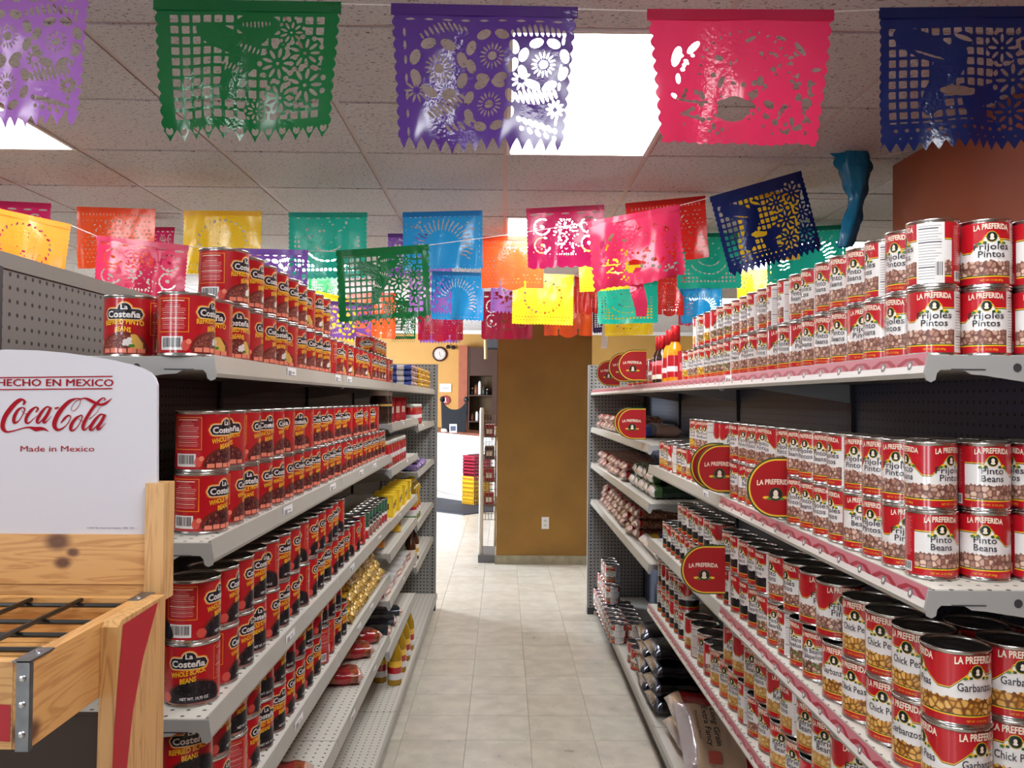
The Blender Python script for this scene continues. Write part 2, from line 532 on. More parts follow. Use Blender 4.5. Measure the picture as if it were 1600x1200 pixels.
# floor
def floor_mat(name, rgb):
    m, nt, b = new_mat(name)
    N, L = nt.nodes, nt.links
    tc = N.new('ShaderNodeTexCoord'); oi = N.new('ShaderNodeObjectInfo')
    cb = N.new('ShaderNodeCombineXYZ')
    for k in range(3): L.new(oi.outputs['Random'], cb.inputs[k])
    ad = N.new('ShaderNodeVectorMath'); ad.operation = 'MULTIPLY_ADD'; ad.inputs[1].default_value = (17, 23, 5)
    L.new(cb.outputs[0], ad.inputs[0]); L.new(tc.outputs['Object'], ad.inputs[2])
    n = N.new('ShaderNodeTexNoise'); n.inputs['Scale'].default_value = 9; n.inputs['Detail'].default_value = 6
    L.new(ad.outputs[0], n.inputs['Vector'])
    r = N.new('ShaderNodeValToRGB'); c = lin(rgb); e = r.color_ramp.elements
    e[0].position = .3; e[0].color = (*[v * .82 for v in c], 1); e[1].position = .65; e[1].color = (*[v * 1.08 for v in c], 1)
    L.new(n.outputs['Fac'], r.inputs['Fac'])
    n2 = N.new('ShaderNodeTexNoise'); n2.inputs['Scale'].default_value = 55; n2.inputs['Detail'].default_value = 2
    L.new(ad.outputs[0], n2.inputs['Vector'])
    r2 = N.new('ShaderNodeValToRGB'); e = r2.color_ramp.elements
    e[0].position = .24; e[0].color = (.45, .4, .35, 1); e[1].position = .30; e[1].color = (1, 1, 1, 1)
    L.new(n2.outputs['Fac'], r2.inputs['Fac'])
    mx = N.new('ShaderNodeMix'); mx.data_type = 'RGBA'; mx.blend_type = 'MULTIPLY'; mx.inputs['Factor'].default_value = .8
    L.new(r.outputs['Color'], mx.inputs['A']); L.new(r2.outputs['Color'], mx.inputs['B'])
    L.new(mx.outputs['Result'], b.inputs['Base Color'])
    mr = N.new('ShaderNodeMapRange'); mr.inputs['To Min'].default_value = .22; mr.inputs['To Max'].default_value = .42
    L.new(n.outputs['Fac'], mr.inputs['Value']); L.new(mr.outputs['Result'], b.inputs['Roughness'])
    return m
FM = [floor_mat('vinyl_tile_' + w, c) for w, c in (('ivory', (204, 198, 184)), ('cream', (200, 193, 178)), ('sand', (202, 194, 180)))]
M_joint = mat('floor_joint_grime', (150, 140, 124), 0.8, noise=.2, scale=20)
floor = struct(MB().box(-6.2, 4.2, -3.8, 17.3, -.06, -.004).build('floor', M_joint))
FT = .305
tms = []
for m in FM:
    q = MB(); h = FT / 2 - .0004
    q.add([(-h, -h, -.004), (h, -h, -.004), (h, h, -.004), (-h, h, -.004), (-h + .001, -h + .001, 0), (h - .001, -h + .001, 0), (h - .001, h - .001, 0), (-h + .001, h - .001, 0)],
          [(4, 5, 6, 7), (0, 1, 5, 4), (1, 2, 6, 5), (2, 3, 7, 6), (3, 0, 4, 7)])
    tms.append(q.mesh('floor_tile', [m]))
for i in range(-7, 5):
    for j in range(0, 34):
        x = -.165 + (i + .5) * FT; y = 2.75 + (j + .5) * FT
        if y < 6.5 and (x < -.65 or x > .95): continue
        if y > 8.4 and x > .2: continue
        if y > 6.5 and (x < -2.0 or x > 1.0): continue
        obj('floor_tile', random.choice(tms), floor, (x, y, 0))
for (x0, x1, y0, y1) in ((-6.2, -2.3, -3.8, 17.3), (1.06, 4.2, -3.8, 17.3), (-2.3, 1.06, -3.8, 2.749), (-2.3, 1.06, 13.13, 17.3), (-2.3, -.775, 2.75, 6.4), (.2, 1.06, 8.55, 13.12)):
    struct(obj('floor_sheet', MB().box(x0, x1, y0, y1, -.004, -.001).mesh('floor_sheet', [FM[1]]), floor))

# walls
M_ochre = mat('ochre_wall_paint', (140, 100, 36), 0.6, noise=.12, scale=3, bump=.15)
M_ochre2 = mat('warm_yellow_wall_paint', (206, 158, 84), 0.6, noise=.06, scale=2)
M_orange = mat('orange_wall_paint', (142, 68, 40), 0.55, noise=.08, scale=3)
M_tan = mat('tan_wall_paint', (160, 140, 116), 0.7, noise=.06, scale=2)
M_base = mat('grey_vinyl_base', (150, 140, 118), 0.5, noise=.2, scale=12)
struct(MB().box(-6.2, 4.2, 17.0, 17.2, 0, 3.42).build('wall_back', M_ochre2))
struct(MB().box(-6.2, 4.2, -3.9, -3.75, 0, CZ).build('wall_front', M_tan))
w = MB(); w.box(-6.3, -6.1, -3.8, 8.0, 0, 3.42); w.box(-6.3, -6.1, 11.6, 17.2, 0, 3.42); w.box(-6.3, -6.1, 8.0, 11.6, 2.5, 3.42)
struct(w.build('wall_left', M_tan))
struct(MB().box(1.73, 1.9, -3.8, 3.68, 0, CZ + .01).build('wall_right', M_orange))
struct(MB().box(4.1, 4.3, -3.8, 17.2, 0, 3.42).build('wall_right_far', M_tan))
struct(MB().box(-6.2, 4.2, 12.8, 17.2, 3.4, 3.45).build('ceiling_entrance', M_tan))
pil = struct(MB().box(-.06, .87, 8.2, 9.3, 0, CZ + .005).build('wall_pillar', M_ochre))
bb = MB(); bb.box(-.065, .875, 8.185, 8.2, 0, .085); bb.box(-.075, -.06, 8.185, 9.3, 0, .085); bb.box(-.07, .88, 8.178, 8.186, 0, .012)
struct(bb.build('baseboard_pillar', M_base))
# scuffs and the socket on the pillar
so = MB(); so.box(-.036, .036, -.006, 0, -.058, .058)
so = so.build('wall_outlet', M_white_metal, None, PY(852, 817, 8.2))
tag(so, 'white double power outlet low on the yellow pillar', 'outlet')
for dz in (-.022, .022):
    q = MB(); q.prism([(-.016, -.013), (.016, -.013), (.016, .013), (-.016, .013)], 'Y', -.009, -.006, 0)
    for dx in (-.006, .006): q.box(dx - .0015, dx + .0015, -.0096, -.009, -.006, .006, 1)
    q.build('receptacle', [mat('outlet_face', (214, 210, 202), .4), mat('slot_black', (30, 28, 28), .6)], so, (0, 0, dz))

# ------------------------------------------------------------------ gondola shelving
PEG_L = peg_mat('pegboard_grey_painted', (130, 123, 119), (34, 31, 32), (.0254, .0254), .0042, ('Y', 'Z'))
PEG_R = peg_mat('pegboard_charcoal_painted', (70, 74, 92), (14, 14, 18), (.0254, .0254), .0042, ('Y', 'Z'))
PEG_E = peg_mat('pegboard_end_grey', (150, 150, 148), (40, 40, 42), (.0254, .0254), .0055, ('X', 'Z'))
SLOT = peg_mat('slotted_upright_grey', (140, 141, 140), (22, 22, 24), (.05, .0254), .0065, ('X', 'Z'), off=(0.5, 0))
DECK = peg_mat('shelf_deck_grey', (206, 202, 192), (70, 66, 62), (.03, .03), .004, ('X', 'Y'))
DECKP = mat('shelf_deck_plain', (206, 202, 193), .42, noise=.04, scale=8)
CAPP = mat('top_cap_paint', (146, 142, 134), .42)
STEEL = mat('shelf_paint_grey', (168, 165, 156), .4, noise=.04, scale=6)
BRACK = mat('bracket_paint_grey', (160, 160, 158), .38)
DARK = mat('upright_dark', (56, 56, 60), .5)
BLACKP = mat('black_plastic', (20, 20, 22), .45)
RAILP = mat('price_rail_pink_print', (186, 112, 122), .35)
RAILR = mat('price_rail_red_print', (158, 44, 60), .35)
RAILW = mat('price_rail_white', (222, 216, 210), .3)
RAILG = mat('price_rail_grey_print', (120, 116, 116), .35)
TAG = mat('price_tag_paper', (246, 246, 246), .4)
TAGI = mat('price_tag_ink', (150, 150, 154), .6)

def bracket_mesh(sg):
    """end bracket: plate thick at the back, hooked under the lip, with a hole"""
    q = MB()
    D = .40
    poly = [(.006, -.001), (.011, -.032), (.008, -.041), (.001, -.044), (-.006, -.040), (-.008, -.030), (-.014, -.024), (-.05, -.024), (-.062, -.031), (-.085, -.033), (-D, -.080), (-D, -.001)]
    q.prism([(sg * -p[0] * -1, p[1]) for p in poly], 'Y', -.004, .0, 0)
    # hole as a dark disc set in the plate
    c = (-.135 * sg, -.0047, -.020); n = 10
    q.add([(c[0] + .007 * math.cos(2 * PI * k / n), c[1], c[2] + .007 * math.sin(2 * PI * k / n)) for k in range(n)], [tuple(range(n))], 1)
    # slot
    c0, c1 = -.085 * sg, -.03 * sg
    q.add([(c0, -.0046, -.0245), (c1, -.0046, -.0245), (c1, -.0046, -.0225), (c0, -.0046, -.0225)], [(0, 1, 2, 3)], 1)
    return q.mesh('bracket', [BRACK, DARK])

def tag_mesh():
    q = MB(); q.add([(0, -.034, -.016), (0, .034, -.016), (0, .034, .016), (0, -.034, .016)], [(0, 1, 2, 3)], 0)
    for (a, b, c, d) in ((-.026, -.004, -.009, .008), (.002, .024, -.006, -.002), (.002, .02, .002, .006)):
        q.add([(.0004, a, c), (.0004, b, c), (.0004, b, d), (.0004, a, d)], [(0, 1, 2, 3)], 1)
    return q.mesh('price_tag', [TAG, TAGI])
TAGM = tag_mesh()

def gondola(name, label, sg, lipX, backX, ys, decks, base_front, peg, red_rail, tags):
    """sg +1: shelves face +X (the red-can side); sg -1: they face -X"""
    g = tag(empty(name, (0, 0, 0)), label, 'shelving')
    BM = bracket_mesh(sg)
    top = 1.88
    for k in range(len(ys) - 1):
        a, b = ys[k] + .003, ys[k + 1] - .003
        q = MB(); q.box(min(backX, backX - sg * .03), max(backX, backX - sg * .03), a, b, .13, top - .03); q.build('back_panel', peg, g)
        q = MB(); q.box(min(backX + sg * .004, backX - sg * .034), max(backX + sg * .004, backX - sg * .034), a, b, top - .03, top); q.build('top_cap', CAPP, g)
        # base deck with kick plate
        q = MB()
        xs = sorted((backX, base_front)); q.box(xs[0], xs[1], a, b, .105, .13)
        s = q.build('base_shelf', DECK if sg > 0 else DECKP, g)
        xs = sorted((base_front - sg * .018, base_front - sg * .03)); MB().box(xs[0], xs[1], a, b, 0, .105).build('kick_plate', BLACKP if sg < 0 else STEEL, s)
        xs = sorted((base_front, base_front + sg * .012)); MB().box(xs[0], xs[1], a, b, .095, .134).build('price_rail', STEEL, s)
        for z in decks[k]:
            xs = sorted((backX + sg * .001, lipX - sg * .002))
            q = MB(); q.box(xs[0], xs[1], a, b, z - .022, z)
            s = q.build('shelf', DECK, g)
            # lip: leaning rail with rolled foot
            q = MB()
            pr = [(0, .003), (.004, .004), (.011, -.030), (.009, -.037), (.001, -.037), (-.004, -.03), (-.002, -.0)]
            q.prism([(lipX + sg * p[0], z + p[1]) for p in pr], 'Y', a, b)
            l = q.build('price_rail', STEEL, s)
            if red_rail(k, z):
                q = MB()
                def onlip(y, t, e=.0006):
                    return (lipX + sg * (.004 + .007 * t + e), y, z + .004 - .034 * t)
                q.add([onlip(a, .04), onlip(b, .04), onlip(b, .62), onlip(a, .62)], [(0, 1, 2, 3)], 0)
                q.add([onlip(a, .62), onlip(b, .62), onlip(b, .97), onlip(a, .97)], [(0, 1, 2, 3)], 2)
                n = int((b - a) / .095)
                for i in range(n):
                    yc = a + (i + .5) * (b - a) / n
                    q.add([onlip(yc - .045, .62, .0009), onlip(yc - .03, .62, .0009), onlip(yc - .01, .36, .0009), onlip(yc + .01, .36, .0009), onlip(yc + .03, .62, .0009), onlip(yc + .045, .62, .0009),
                           onlip(yc + .045, .52, .0009), onlip(yc + .02, .24, .0009), onlip(yc - .02, .24, .0009), onlip(yc - .045, .52, .0009)],
                          [(0, 1, 2, 8, 9), (2, 3, 7, 8), (3, 4, 5, 6, 7)], 1)
                    vv = [onlip(yc + .008 * math.cos(2 * PI * j / 10), .58 + .24 * math.sin(2 * PI * j / 10), .0012) for j in range(10)]
                    q.add(vv, [tuple(range(10))], 3)
                    vv = [onlip(yc + .004 * math.cos(2 * PI * j / 8), .58 + .12 * math.sin(2 * PI * j / 8), .0015) for j in range(8)]
                    q.add(vv, [tuple(range(8))], 2)
                q.build('rail_print', [RAILP, RAILR, RAILW, RAILG], l)
            br = obj('bracket', BM, s, (lipX, a, z)); 
            br = obj('bracket', BM, s, (lipX, b - .001, z)); br.location = (lipX, b + .0015, z)
    for k, y in enumerate(ys):
        q = MB(); xs = sorted((backX + sg * .002, backX + sg * .012)); q.box(xs[0], xs[1], y - .015, y + .015, 0, top - .03)
        q.build('upright', DARK, g)
    for (y, z, sc) in tags:
        t = obj('price_tag', TAGM, g, (lipX + sg * .0085, y, z - .015))
        t.rotation_euler = (0, 0, 0 if sg > 0 else PI)
        t.scale = (1, sc, 1)
    # far end: perforated panel and slotted upright
    ye = ys[-1]
    xs = sorted((backX, lipX - sg * .02)); MB().box(xs[0], xs[1], ye + .006, ye + .03, 0.02, top).build('end_panel', PEG_E, g)
    xs = sorted((lipX - sg * .02, lipX + sg * .03)); e = MB().box(-.025, .025, ye - .002, ye + .04, 0, top).build('end_upright', SLOT, g, (sum(xs) / 2, 0, 0))
    q = MB(); q.box(-.02, .02, ye + .04, ye + .07, 0.0, .2); q.build('foot', STEEL, e)
    q = MB(); q.box(-.024, .024, ye - .006, ye + .075, 0.0, .05); q.build('foot', DARK, e)
    return g

YL = [1.53, 2.75, 3.97, 5.19, 6.38]
LD12 = [1.685, 1.345, 1.025, .775, .49]
LD = [LD12, LD12, [1.685, 1.49, 1.275, 1.02, .875, .65, .41], [1.685, 1.445, 1.155, .825, .565]]
LLIP, LBACK, LBASE = -.537, -.94, -.505
tl = []
for (y, z) in ((2.08, 1.685), (2.66, 1.685), (2.86, 1.685), (2.06, 1.345), (2.60, 1.345), (3.12, 1.345), (3.44, 1.345), (2.1, 1.025), (2.95, 1.025), (3.6, 1.02), (4.3, 1.02),
               (2.2, .775), (3.1, .775), (3.4, .775), (3.0, .49), (3.5, .49), (4.4, 1.49), (4.6, 1.275), (5.5, 1.445), (4.5, .65)):
    tl.append((y, z, 1.25))
gl = gondola('shelving_unit', 'long grey steel shelving unit stacked with red cans', 1, LLIP, LBACK, YL, LD, LBASE, PEG_L, lambda k, z: False, tl)

YR = [1.30, 2.55, 3.80, 5.05, 6.30]
RD12 = [1.687, 1.318, .985, .688]
RD34 = [1.687, 1.408, 1.14, .865]
RLIP, RBACK, RBASE = .672, 1.075, .700
gr = gondola('shelving_unit', 'long grey steel shelving unit with pink printed rails, stacked with white cans', -1, RLIP, RBACK, YR, [RD12, RD12, RD34, RD34], RBASE, PEG_R,
             lambda k, z: k == 0 or z > 1.6 or (k == 1 and z < .8), [(2.72, 1.318, 1.0), (2.45, 1.687, 1.0)])
# ------------------------------------------------------------------ cans
TIN = mat('tinplate', (205, 203, 200), .22, metal=1.0)
TIN_D = mat('tinplate_lid', (150, 150, 154), .25, metal=1.0)
def gl_mat(name, rgb, rough=.3):
    return mat(name, rgb, rough, coat=.8)
K = dict(
    red=gl_mat('label_red', (186, 20, 34)), dred=gl_mat('label_deep_red', (182, 12, 28)), white=gl_mat('label_white', (232, 228, 226)),
    yellow=gl_mat('label_yellow', (244, 190, 42)), orange=gl_mat('label_orange', (240, 150, 40)), green=gl_mat('label_green', (28, 84, 40)),
    black=gl_mat('label_black', (18, 16, 18)), cream=gl_mat('label_cream', (240, 226, 204)), grey=gl_mat('label_grey', (110, 108, 110)),
    pink=gl_mat('label_pink', (228, 130, 134)), salmon=gl_mat('label_salmon', (240, 138, 112)), ink=gl_mat('label_ink', (44, 42, 52)),
    tomato=gl_mat('label_tomato', (214, 84, 72)), chip=gl_mat('label_corn', (222, 176, 84)), leaf=gl_mat('label_leaf', (70, 130, 50)), bowl=gl_mat('label_bowl', (112, 36, 26)), teal=gl_mat('label_bottle_green', (24, 96, 70)))
BEAN = dict(
    pinto=bean_mat('pinto_bean_picture', [(176, 130, 112), (206, 164, 144), (226, 194, 172), (146, 100, 84)], (112, 72, 64), 118),
    black=bean_mat('black_bean_picture', [(38, 32, 38), (52, 46, 54), (28, 24, 30)], (10, 8, 12), 150),
    chick=bean_mat('chickpea_picture', [(222, 168, 82), (236, 190, 112), (206, 148, 64)], (120, 70, 22), 92),
    refried=bean_mat('refried_chip_picture', [(216, 178, 104), (200, 156, 84), (226, 194, 128)], (172, 122, 66), 75),
    whole=bean_mat('whole_bean_picture', [(118, 52, 50), (146, 76, 68), (96, 38, 40)], (40, 10, 14), 150),
    mash=bean_mat('mashed_bean_picture', [(150, 78, 66), (176, 100, 84), (126, 58, 50)], (88, 34, 30), 190),
    mix=bean_mat('pinto_jalapeno_picture', [(190, 150, 128), (212, 184, 160), (112, 128, 60), (150, 104, 86)], (90, 54, 44), 110),
    corn=bean_mat('hominy_picture', [(236, 190, 60), (244, 210, 96), (226, 168, 40)], (150, 96, 20), 120),
)

class Label(MB):
    """print wrapped on a cylinder: s is arc length, z height, e the layer height above the tin"""
    def __init__(s, r, mats):
        super().__init__(); s.r = r; s.mats = mats; s.idx = {}; s.mlist = []
    def mi(s, key):
        if key not in s.idx:
            s.idx[key] = len(s.mlist); s.mlist.append(s.mats[key])
        return s.idx[key]
    def P(s, a, z, e):
        t = a / s.r; R = s.r + e
        return (R * math.cos(t), R * math.sin(t), z)
    def strip(s, s0, s1, n, lo, hi, key, e):
        v = []; f = []
        for i in range(n + 1):
            a = s0 + (s1 - s0) * i / n
            l = lo(a) if callable(lo) else lo
            h = hi(a) if callable(hi) else hi
            v += [s.P(a, l, e), s.P(a, h, e)]
        for i in range(n):
            f.append((2 * i, 2 * i + 2, 2 * i + 3, 2 * i + 1))
        s.add(v, f, s.mi(key))
    def ell(s, c, z, a, b, key, e, n=10, zmin=-1):
        g = lambda x: b * math.sqrt(max(0, 1 - ((x - c) / a) ** 2))
        s.strip(c - a, c + a, n, lambda x: max(zmin, z - g(x)), lambda x: max(zmin, z + g(x)), key, e)
    def rrect(s, c, z, a, b, r, key, e, n=14, tilt=0.0):
        def g(x):
            d = max(0, abs(x - c) - (a - r))
            return b - r + math.sqrt(max(0, r * r - d * d))
        s.strip(c - a, c + a, n, lambda x: z - g(x) + tilt * (x - c), lambda x: z + g(x) + tilt * (x - c), key, e)
    def text(s, body, c, z, h, w, key, e, bold=.012, arch=0.0, tilt=0.0, shear=0.0):
        v, f = text_geo(body, h, w, bold, shear)
        W = max(abs(v[:, 0])) or 1
        s.add([s.P(c + p[0], z + p[1] + arch * (1 - (p[0] / W) ** 2) + tilt * p[0], e) for p in v], f, s.mi(key))
    def barcode(s, c, z, a, b, e):
        s.strip(c - a, c + a, 6, z - b, z + b, 'white', e)
        x = c - a * .82
        rr = random.Random(3)
        while x < c + a * .82:
            wd = rr.choice((.0006, .0009, .0014))
            s.strip(x, x + wd, 1, z - b * .6, z + b * .8, 'ink', e + .0002)
            x += wd + rr.choice((.0007, .001, .0014))
    def done(s, name):
        return s.mesh(name, s.mlist, True)

ALLM = {**K, **BEAN}

def tin_meshes(r, h):
    b = MB()
    rim = r + .0012
    b.lathe([(r - .004, .0), (rim - .0004, .0004), (rim, .0022), (r - .0002, .004), (r - .0006, .006), (r - .0006, h - .006), (r - .0002, h - .004), (rim, h - .0022), (rim - .0004, h), (rim - .0022, h), (rim - .003, h - .0035)], 32, cap1=False)
    l = MB()
    R = rim - .0029
    l.lathe([(R, h - .0034), (R - .005, h - .0036), (R - .006, h - .0028), (R - .009, h - .0028), (R - .010, h - .0036), (R * .45, h - .0034), (R * .43, h - .003), (.0005, h - .003)], 28, cap0=False)
    return b.mesh('food_can', [TIN], True), l.mesh('lid', [TIN_D], True)

def red_label(r, h, lines, pic, tilt, note):
    L = Label(r, ALLM)
    C = 2 * PI * r
    z0, z1 = .0065, h - .0065
    L.strip(0, C, 56, z0, z1, 'dred', .0)
    for c in (0.0, C / 2):
        zl = h * .69
        lw = .0355
        for (key, g, e) in (('orange', .0036, .0003), ('cream', .0013, .0005), ('black', 0.0, .0007)):
            L.rrect(c, zl, lw + g, .0098 + g, .0095 + g, key, e, 16, .0)
            L.ell(c + .002, zl + .0075, .0135 + g, .0135 + g, key, e + .0001, 12)
        L.text('La', c + .002, zl + .0090, .0098, .013, 'white', .0014, .022)
        L.text('Costeña', c, zl - .0062, .0125, .061, 'white', .0014, .03)
        for i, t in enumerate(lines):
            zt = h * .505 - i * .0135
            wd = .0058 * len(t)
            L.text(t, c, zt, .0098, min(wd, .074), 'yellow', .0013, .03, arch=.003 if tilt == 0 else 0, tilt=tilt)
        # bowl of beans
        zb = .012
        if note:
            L.ell(c + .012, zb + .004, .054, .036, 'bowl', .0003, 18, zmin=.0075)
            L.ell(c + .014, zb + .002, .052, .034, pic, .0006, 18, zmin=.0075)
            L.text(note, c + .012, .0135, .0055, .052, 'white', .0014, .02)
            L.ell(c - .042, .018, .010, .009, 'tomato', .0007, 8, zmin=.0075)
        else:
            L.ell(c, zb + .002, .048, .034, 'bowl', .0003, 18, zmin=.0075)
            L.ell(c, zb, .044, .031, pic, .0006, 18, zmin=.0075)
            if pic == 'mash':
                L.strip(c + .014, c + .036, 6, .016, lambda x: .044 - max(0, (x - c - .024)) * 1.5, 'chip', .0008)
                for (dx, dz, q) in ((.006, .030, .006), (.012, .034, .005), (.011, .026, .006), (.003, .025, .004)):
                    L.ell(c + dx, dz, q, q * .8, 'white', .001, 6)
                L.ell(c + .016, .022, .006, .003, 'leaf', .0012, 6)
            for k in range(5):
                x = c - .040 + k * .0165
                L.strip(x, x + .0142, 3, .0085, .0165 + .001 * (k % 2), 'salmon', .0012)
            L.ell(c - .056, .020, .008, .010, 'tomato', .0004, 6, zmin=.0075)
            L.ell(c - .050, .027, .005, .005, 'salmon', .0006, 6)
    # information panel with frame, small print, bar code
    for c in (C * .25, C * .75):
        a, zb, zt = .030, h * .37, h * .90
        for (x0, x1, lo, hi) in ((c - a, c + a, zt - .0012, zt), (c - a, c + a, zb, zb + .0012), (c - a, c - a + .0012, zb, zt), (c + a - .0012, c + a, zb, zt)):
            L.strip(x0, x1, 6 if x1 - x0 > .01 else 1, lo, hi, 'orange', .0004)
        rr = random.Random(int(r * 1e4) + 5)
        z = zt - .006; k = 0
        while z > zb + .005:
            wd = a * rr.choice((.35, .5, .72, .8, .82))
            L.strip(c - wd, c + wd, 6, z, z + (.0014 if k % 5 in (0, 4) else .0008), 'pink' if k % 3 else 'cream', .0004)
            z -= .0036; k += 1
        if c == C * .75:
            L.barcode(c - .002, h * .2, .0215, .0125, .0004)
        else:
            for k in range(3):
                L.ell(c, h * .30 - k * .0105, .0048, .0048, 'grey', .0004, 8)
    return L.done('paper_label')

def white_label(r, h, pic, fronts, small=None):
    L = Label(r, ALLM)
    C = 2 * PI * r
    z0, z1 = .0065, h - .0065
    H = z1 - z0
    FC = C * .155; Q = (r / .041) ** .8
    N = 112
    rr = random.Random(11)
    def dist(s):
        a = s % (C / 2)
        return min(a, C / 2 - a)
    def wave(s):
        a = s % C
        if a > C / 2: a -= C
        d = abs(abs(a) - FC)
        if d < .0125 * Q:
            return .735 + .085 * math.sqrt(max(0, 1 - (d / (.0125 * Q)) ** 2)) ** .8
        if abs(a) > FC:
            return .735
        q = min(1, max(0, FC - abs(a) - .0125 * Q) / (FC * .82 - .0125 * Q))
        return .735 - .21 * q
    top = [z0 + H * (.37 + rr.uniform(-.022, .022)) for _ in range(N)]
    rows = [(0.0, None), (.105, 'red'), (.122, 'yellow'), (.136, 'green')]
    v = []; 
    cols = []
    for i in range(N + 1):
        s = C * i / N
        w = wave(s)
        zs = [z0, z0 + .105 * H, z0 + .122 * H, z0 + .138 * H, top[i % N], z0 + (w - .028) * H, z0 + (w - .014) * H, z0 + w * H, z1]
        cols.append([L.P(s, z, 0) for z in zs])
    keys = ['red', 'yellow', 'green', pic, 'white', 'green', 'yellow', 'red']
    n = len(keys) + 1
    vv = [p for c in cols for p in c]
    for j, key in enumerate(keys):
        L.add(vv, [(i * n + j, (i + 1) * n + j, (i + 1) * n + j + 1, i * n + j + 1) for i in range(N)], L.mi(key))
    for k, c in enumerate((-FC, FC)):
        zc = z0 + .765 * H
        L.text('LA PREFERIDA', c, z0 + .87 * H, .0092 * r / .041, .054 * r / .041, 'cream', .0010, .03, arch=.0025)
        for (key, q, e) in (('yellow', .0092 * Q, .0004), ('green', .0084 * Q, .0006), ('black', .0070 * Q, .0008), ):
            L.ell(c, zc, q, q, key, e, 12)
        L.ell(c, zc + .0012, .0028, .0036, 'cream', .0011, 8)
        L.ell(c, zc - .0034, .0036, .0020, 'cream', .0012, 8)
        for sx in (-1, 1):
            L.ell(c + sx * .0145, zc - .0085, .0045, .0026, 'yellow', .0010, 6)
            L.ell(c + sx * .0185, zc - .0105, .0036, .0022, 'leaf', .0011, 6)
            L.ell(c + sx * .0105, zc - .0095, .003, .0022, 'green', .0010, 6)
        for i, t in enumerate(fronts[k]):
            L.text(t, c, z0 + (.555 - .125 * i) * H if len(fronts[k]) > 1 else z0 + .48 * H, .0112 * Q, min(.0068 * len(t) * Q, .060), 'ink', .0010, 0 if 'M' in t else .008)
        v_, f_ = text_geo('NET WT. 15 OZ (425g)', .003, .034, 0)
        L.text('NET WT. 15 OZ (425g)', c, z0 + .035 * H, .0034, .034, 'yellow', .0008, 0)
    # nutrition panel and ingredient panel
    c = C * .37; a = C * .085
    L.strip(c - a, c + a, 10, z0, z1, 'white', .0004)
    z = z1 - .006; k = 0
    while z > z0 + .004:
        thick = .0018 if k in (1, 6, 15) else .0008
        wd = a * rr.choice((.82, .8, .6, .7))
        L.strip(c - a * .85, c - a * .85 + 2 * wd, 6, z, z + thick, 'ink' if thick > .001 else 'grey', .0006)
        z -= .0046; k += 1
    L.barcode(c + a * .62, z0 + .22 * H, .0065, .016, .0008)
    c = C * .59; a = C * .085
    L.strip(c - a, c + a, 10, z0, z1, 'red', .0004)
    z = z1 - .007
    while z > z0 + .028:
        for (x0, x1) in ((c - a * .85, c - a * .12), (c + .02 * a, c + a * .8)):
            L.strip(x0, x0 + (x1 - x0) * rr.uniform(.75, 1), 4, z, z + .0011, 'pink', .0006)
        z -= .0030
    L.barcode(c, z0 + .012, .017, .0085, .0008)
    return L.done('paper_label')

def can_proto(r, h, lab, name='white_bean_can'):
    b, l = tin_meshes(r, h)
    root = obj(name, b); root['category'] = 'can'
    obj('lid', l, root); obj('paper_label', lab, root)
    return Proto(root)

RB, HB = .051, .119
RS, HS = .0405, .1135
CAN = {}
CAN['refried'] = can_proto(RB, HB, red_label(RB, HB, ('REFRIED PINTO', 'BEANS'), 'mash', 0.0, None), 'red_bean_can')
CAN['whole'] = can_proto(RB, HB, red_label(RB, HB, ('WHOLE PINTO', 'BEANS'), 'whole', .16, None), 'red_bean_can')
CAN['wblack'] = can_proto(RB, HB, red_label(RB, HB, ('WHOLE BLACK', 'BEANS'), 'black', .16, 'NET WT. 19.75 OZ'), 'red_bean_can')
CAN['rblack'] = can_proto(RB, HB, red_label(RB, HB, ('REFRIED BLACK', 'BEANS'), 'black', .1, 'NET WT. 20.5 OZ'), 'red_bean_can')
CAN['pinto'] = can_proto(RS, HS, white_label(RS, HS, 'pinto', (('Pinto', 'Beans'), ('Frijoles', 'Pintos'))))
CAN['pintob'] = can_proto(RB, HB, white_label(RB, HB, 'pinto', (('Pinto', 'Beans'), ('Frijoles', 'Pintos'))))
CAN['blackw'] = can_proto(RS, HS, white_label(RS, HS, 'black', (('Black', 'Beans'), ('Frijoles', 'Negros'))))
CAN['blackwb'] = can_proto(RB, HB, white_label(RB, HB, 'black', (('Black', 'Beans'), ('Frijoles', 'Negros'))))
CAN['chick'] = can_proto(RB, HB, white_label(RB, HB, 'chick', (('Chick Peas',), ('Garbanzos',))))
CAN['jala'] = can_proto(RS, HS, white_label(RS, HS, 'mix', (('Frijoles Pintos', 'con Jalapeños'), ('Pinto Beans', 'w/ Jalapeños'))))
CAN['refw'] = can_proto(RB, HB, white_label(RB, HB, 'refried', (('Refried', 'Beans'), ('Frijoles', 'Refritos'))))
CAN['corn'] = can_proto(RS, HS, white_label(RS, HS, 'corn', (('Golden', 'Hominy'), ('Maiz', 'Dorado'))))
RAD = dict(refried=(RB, HB), whole=(RB, HB), wblack=(RB, HB), rblack=(RB, HB), pinto=(RS, HS), pintob=(RB, HB), blackw=(RS, HS), blackwb=(RB, HB),
           chick=(RB, HB), jala=(RS, HS), refw=(RB, HB), corn=(RS, HS))
DESC = dict(refried='red refried-pinto-bean can', whole='red whole-pinto-bean can', wblack='red whole-black-bean can', rblack='red refried-black-bean can',
            pinto='white-and-red pinto-bean can', pintob='big white-and-red pinto-bean can', blackw='white-and-red black-bean can', blackwb='big white-and-red black-bean can',
            chick='big white-and-red chickpea can', jala='white-and-red pinto-and-jalapeño can', refw='white-and-red refried-bean can with chips', corn='white-and-red yellow-hominy can')
GAP = .0034
COUNT = {}
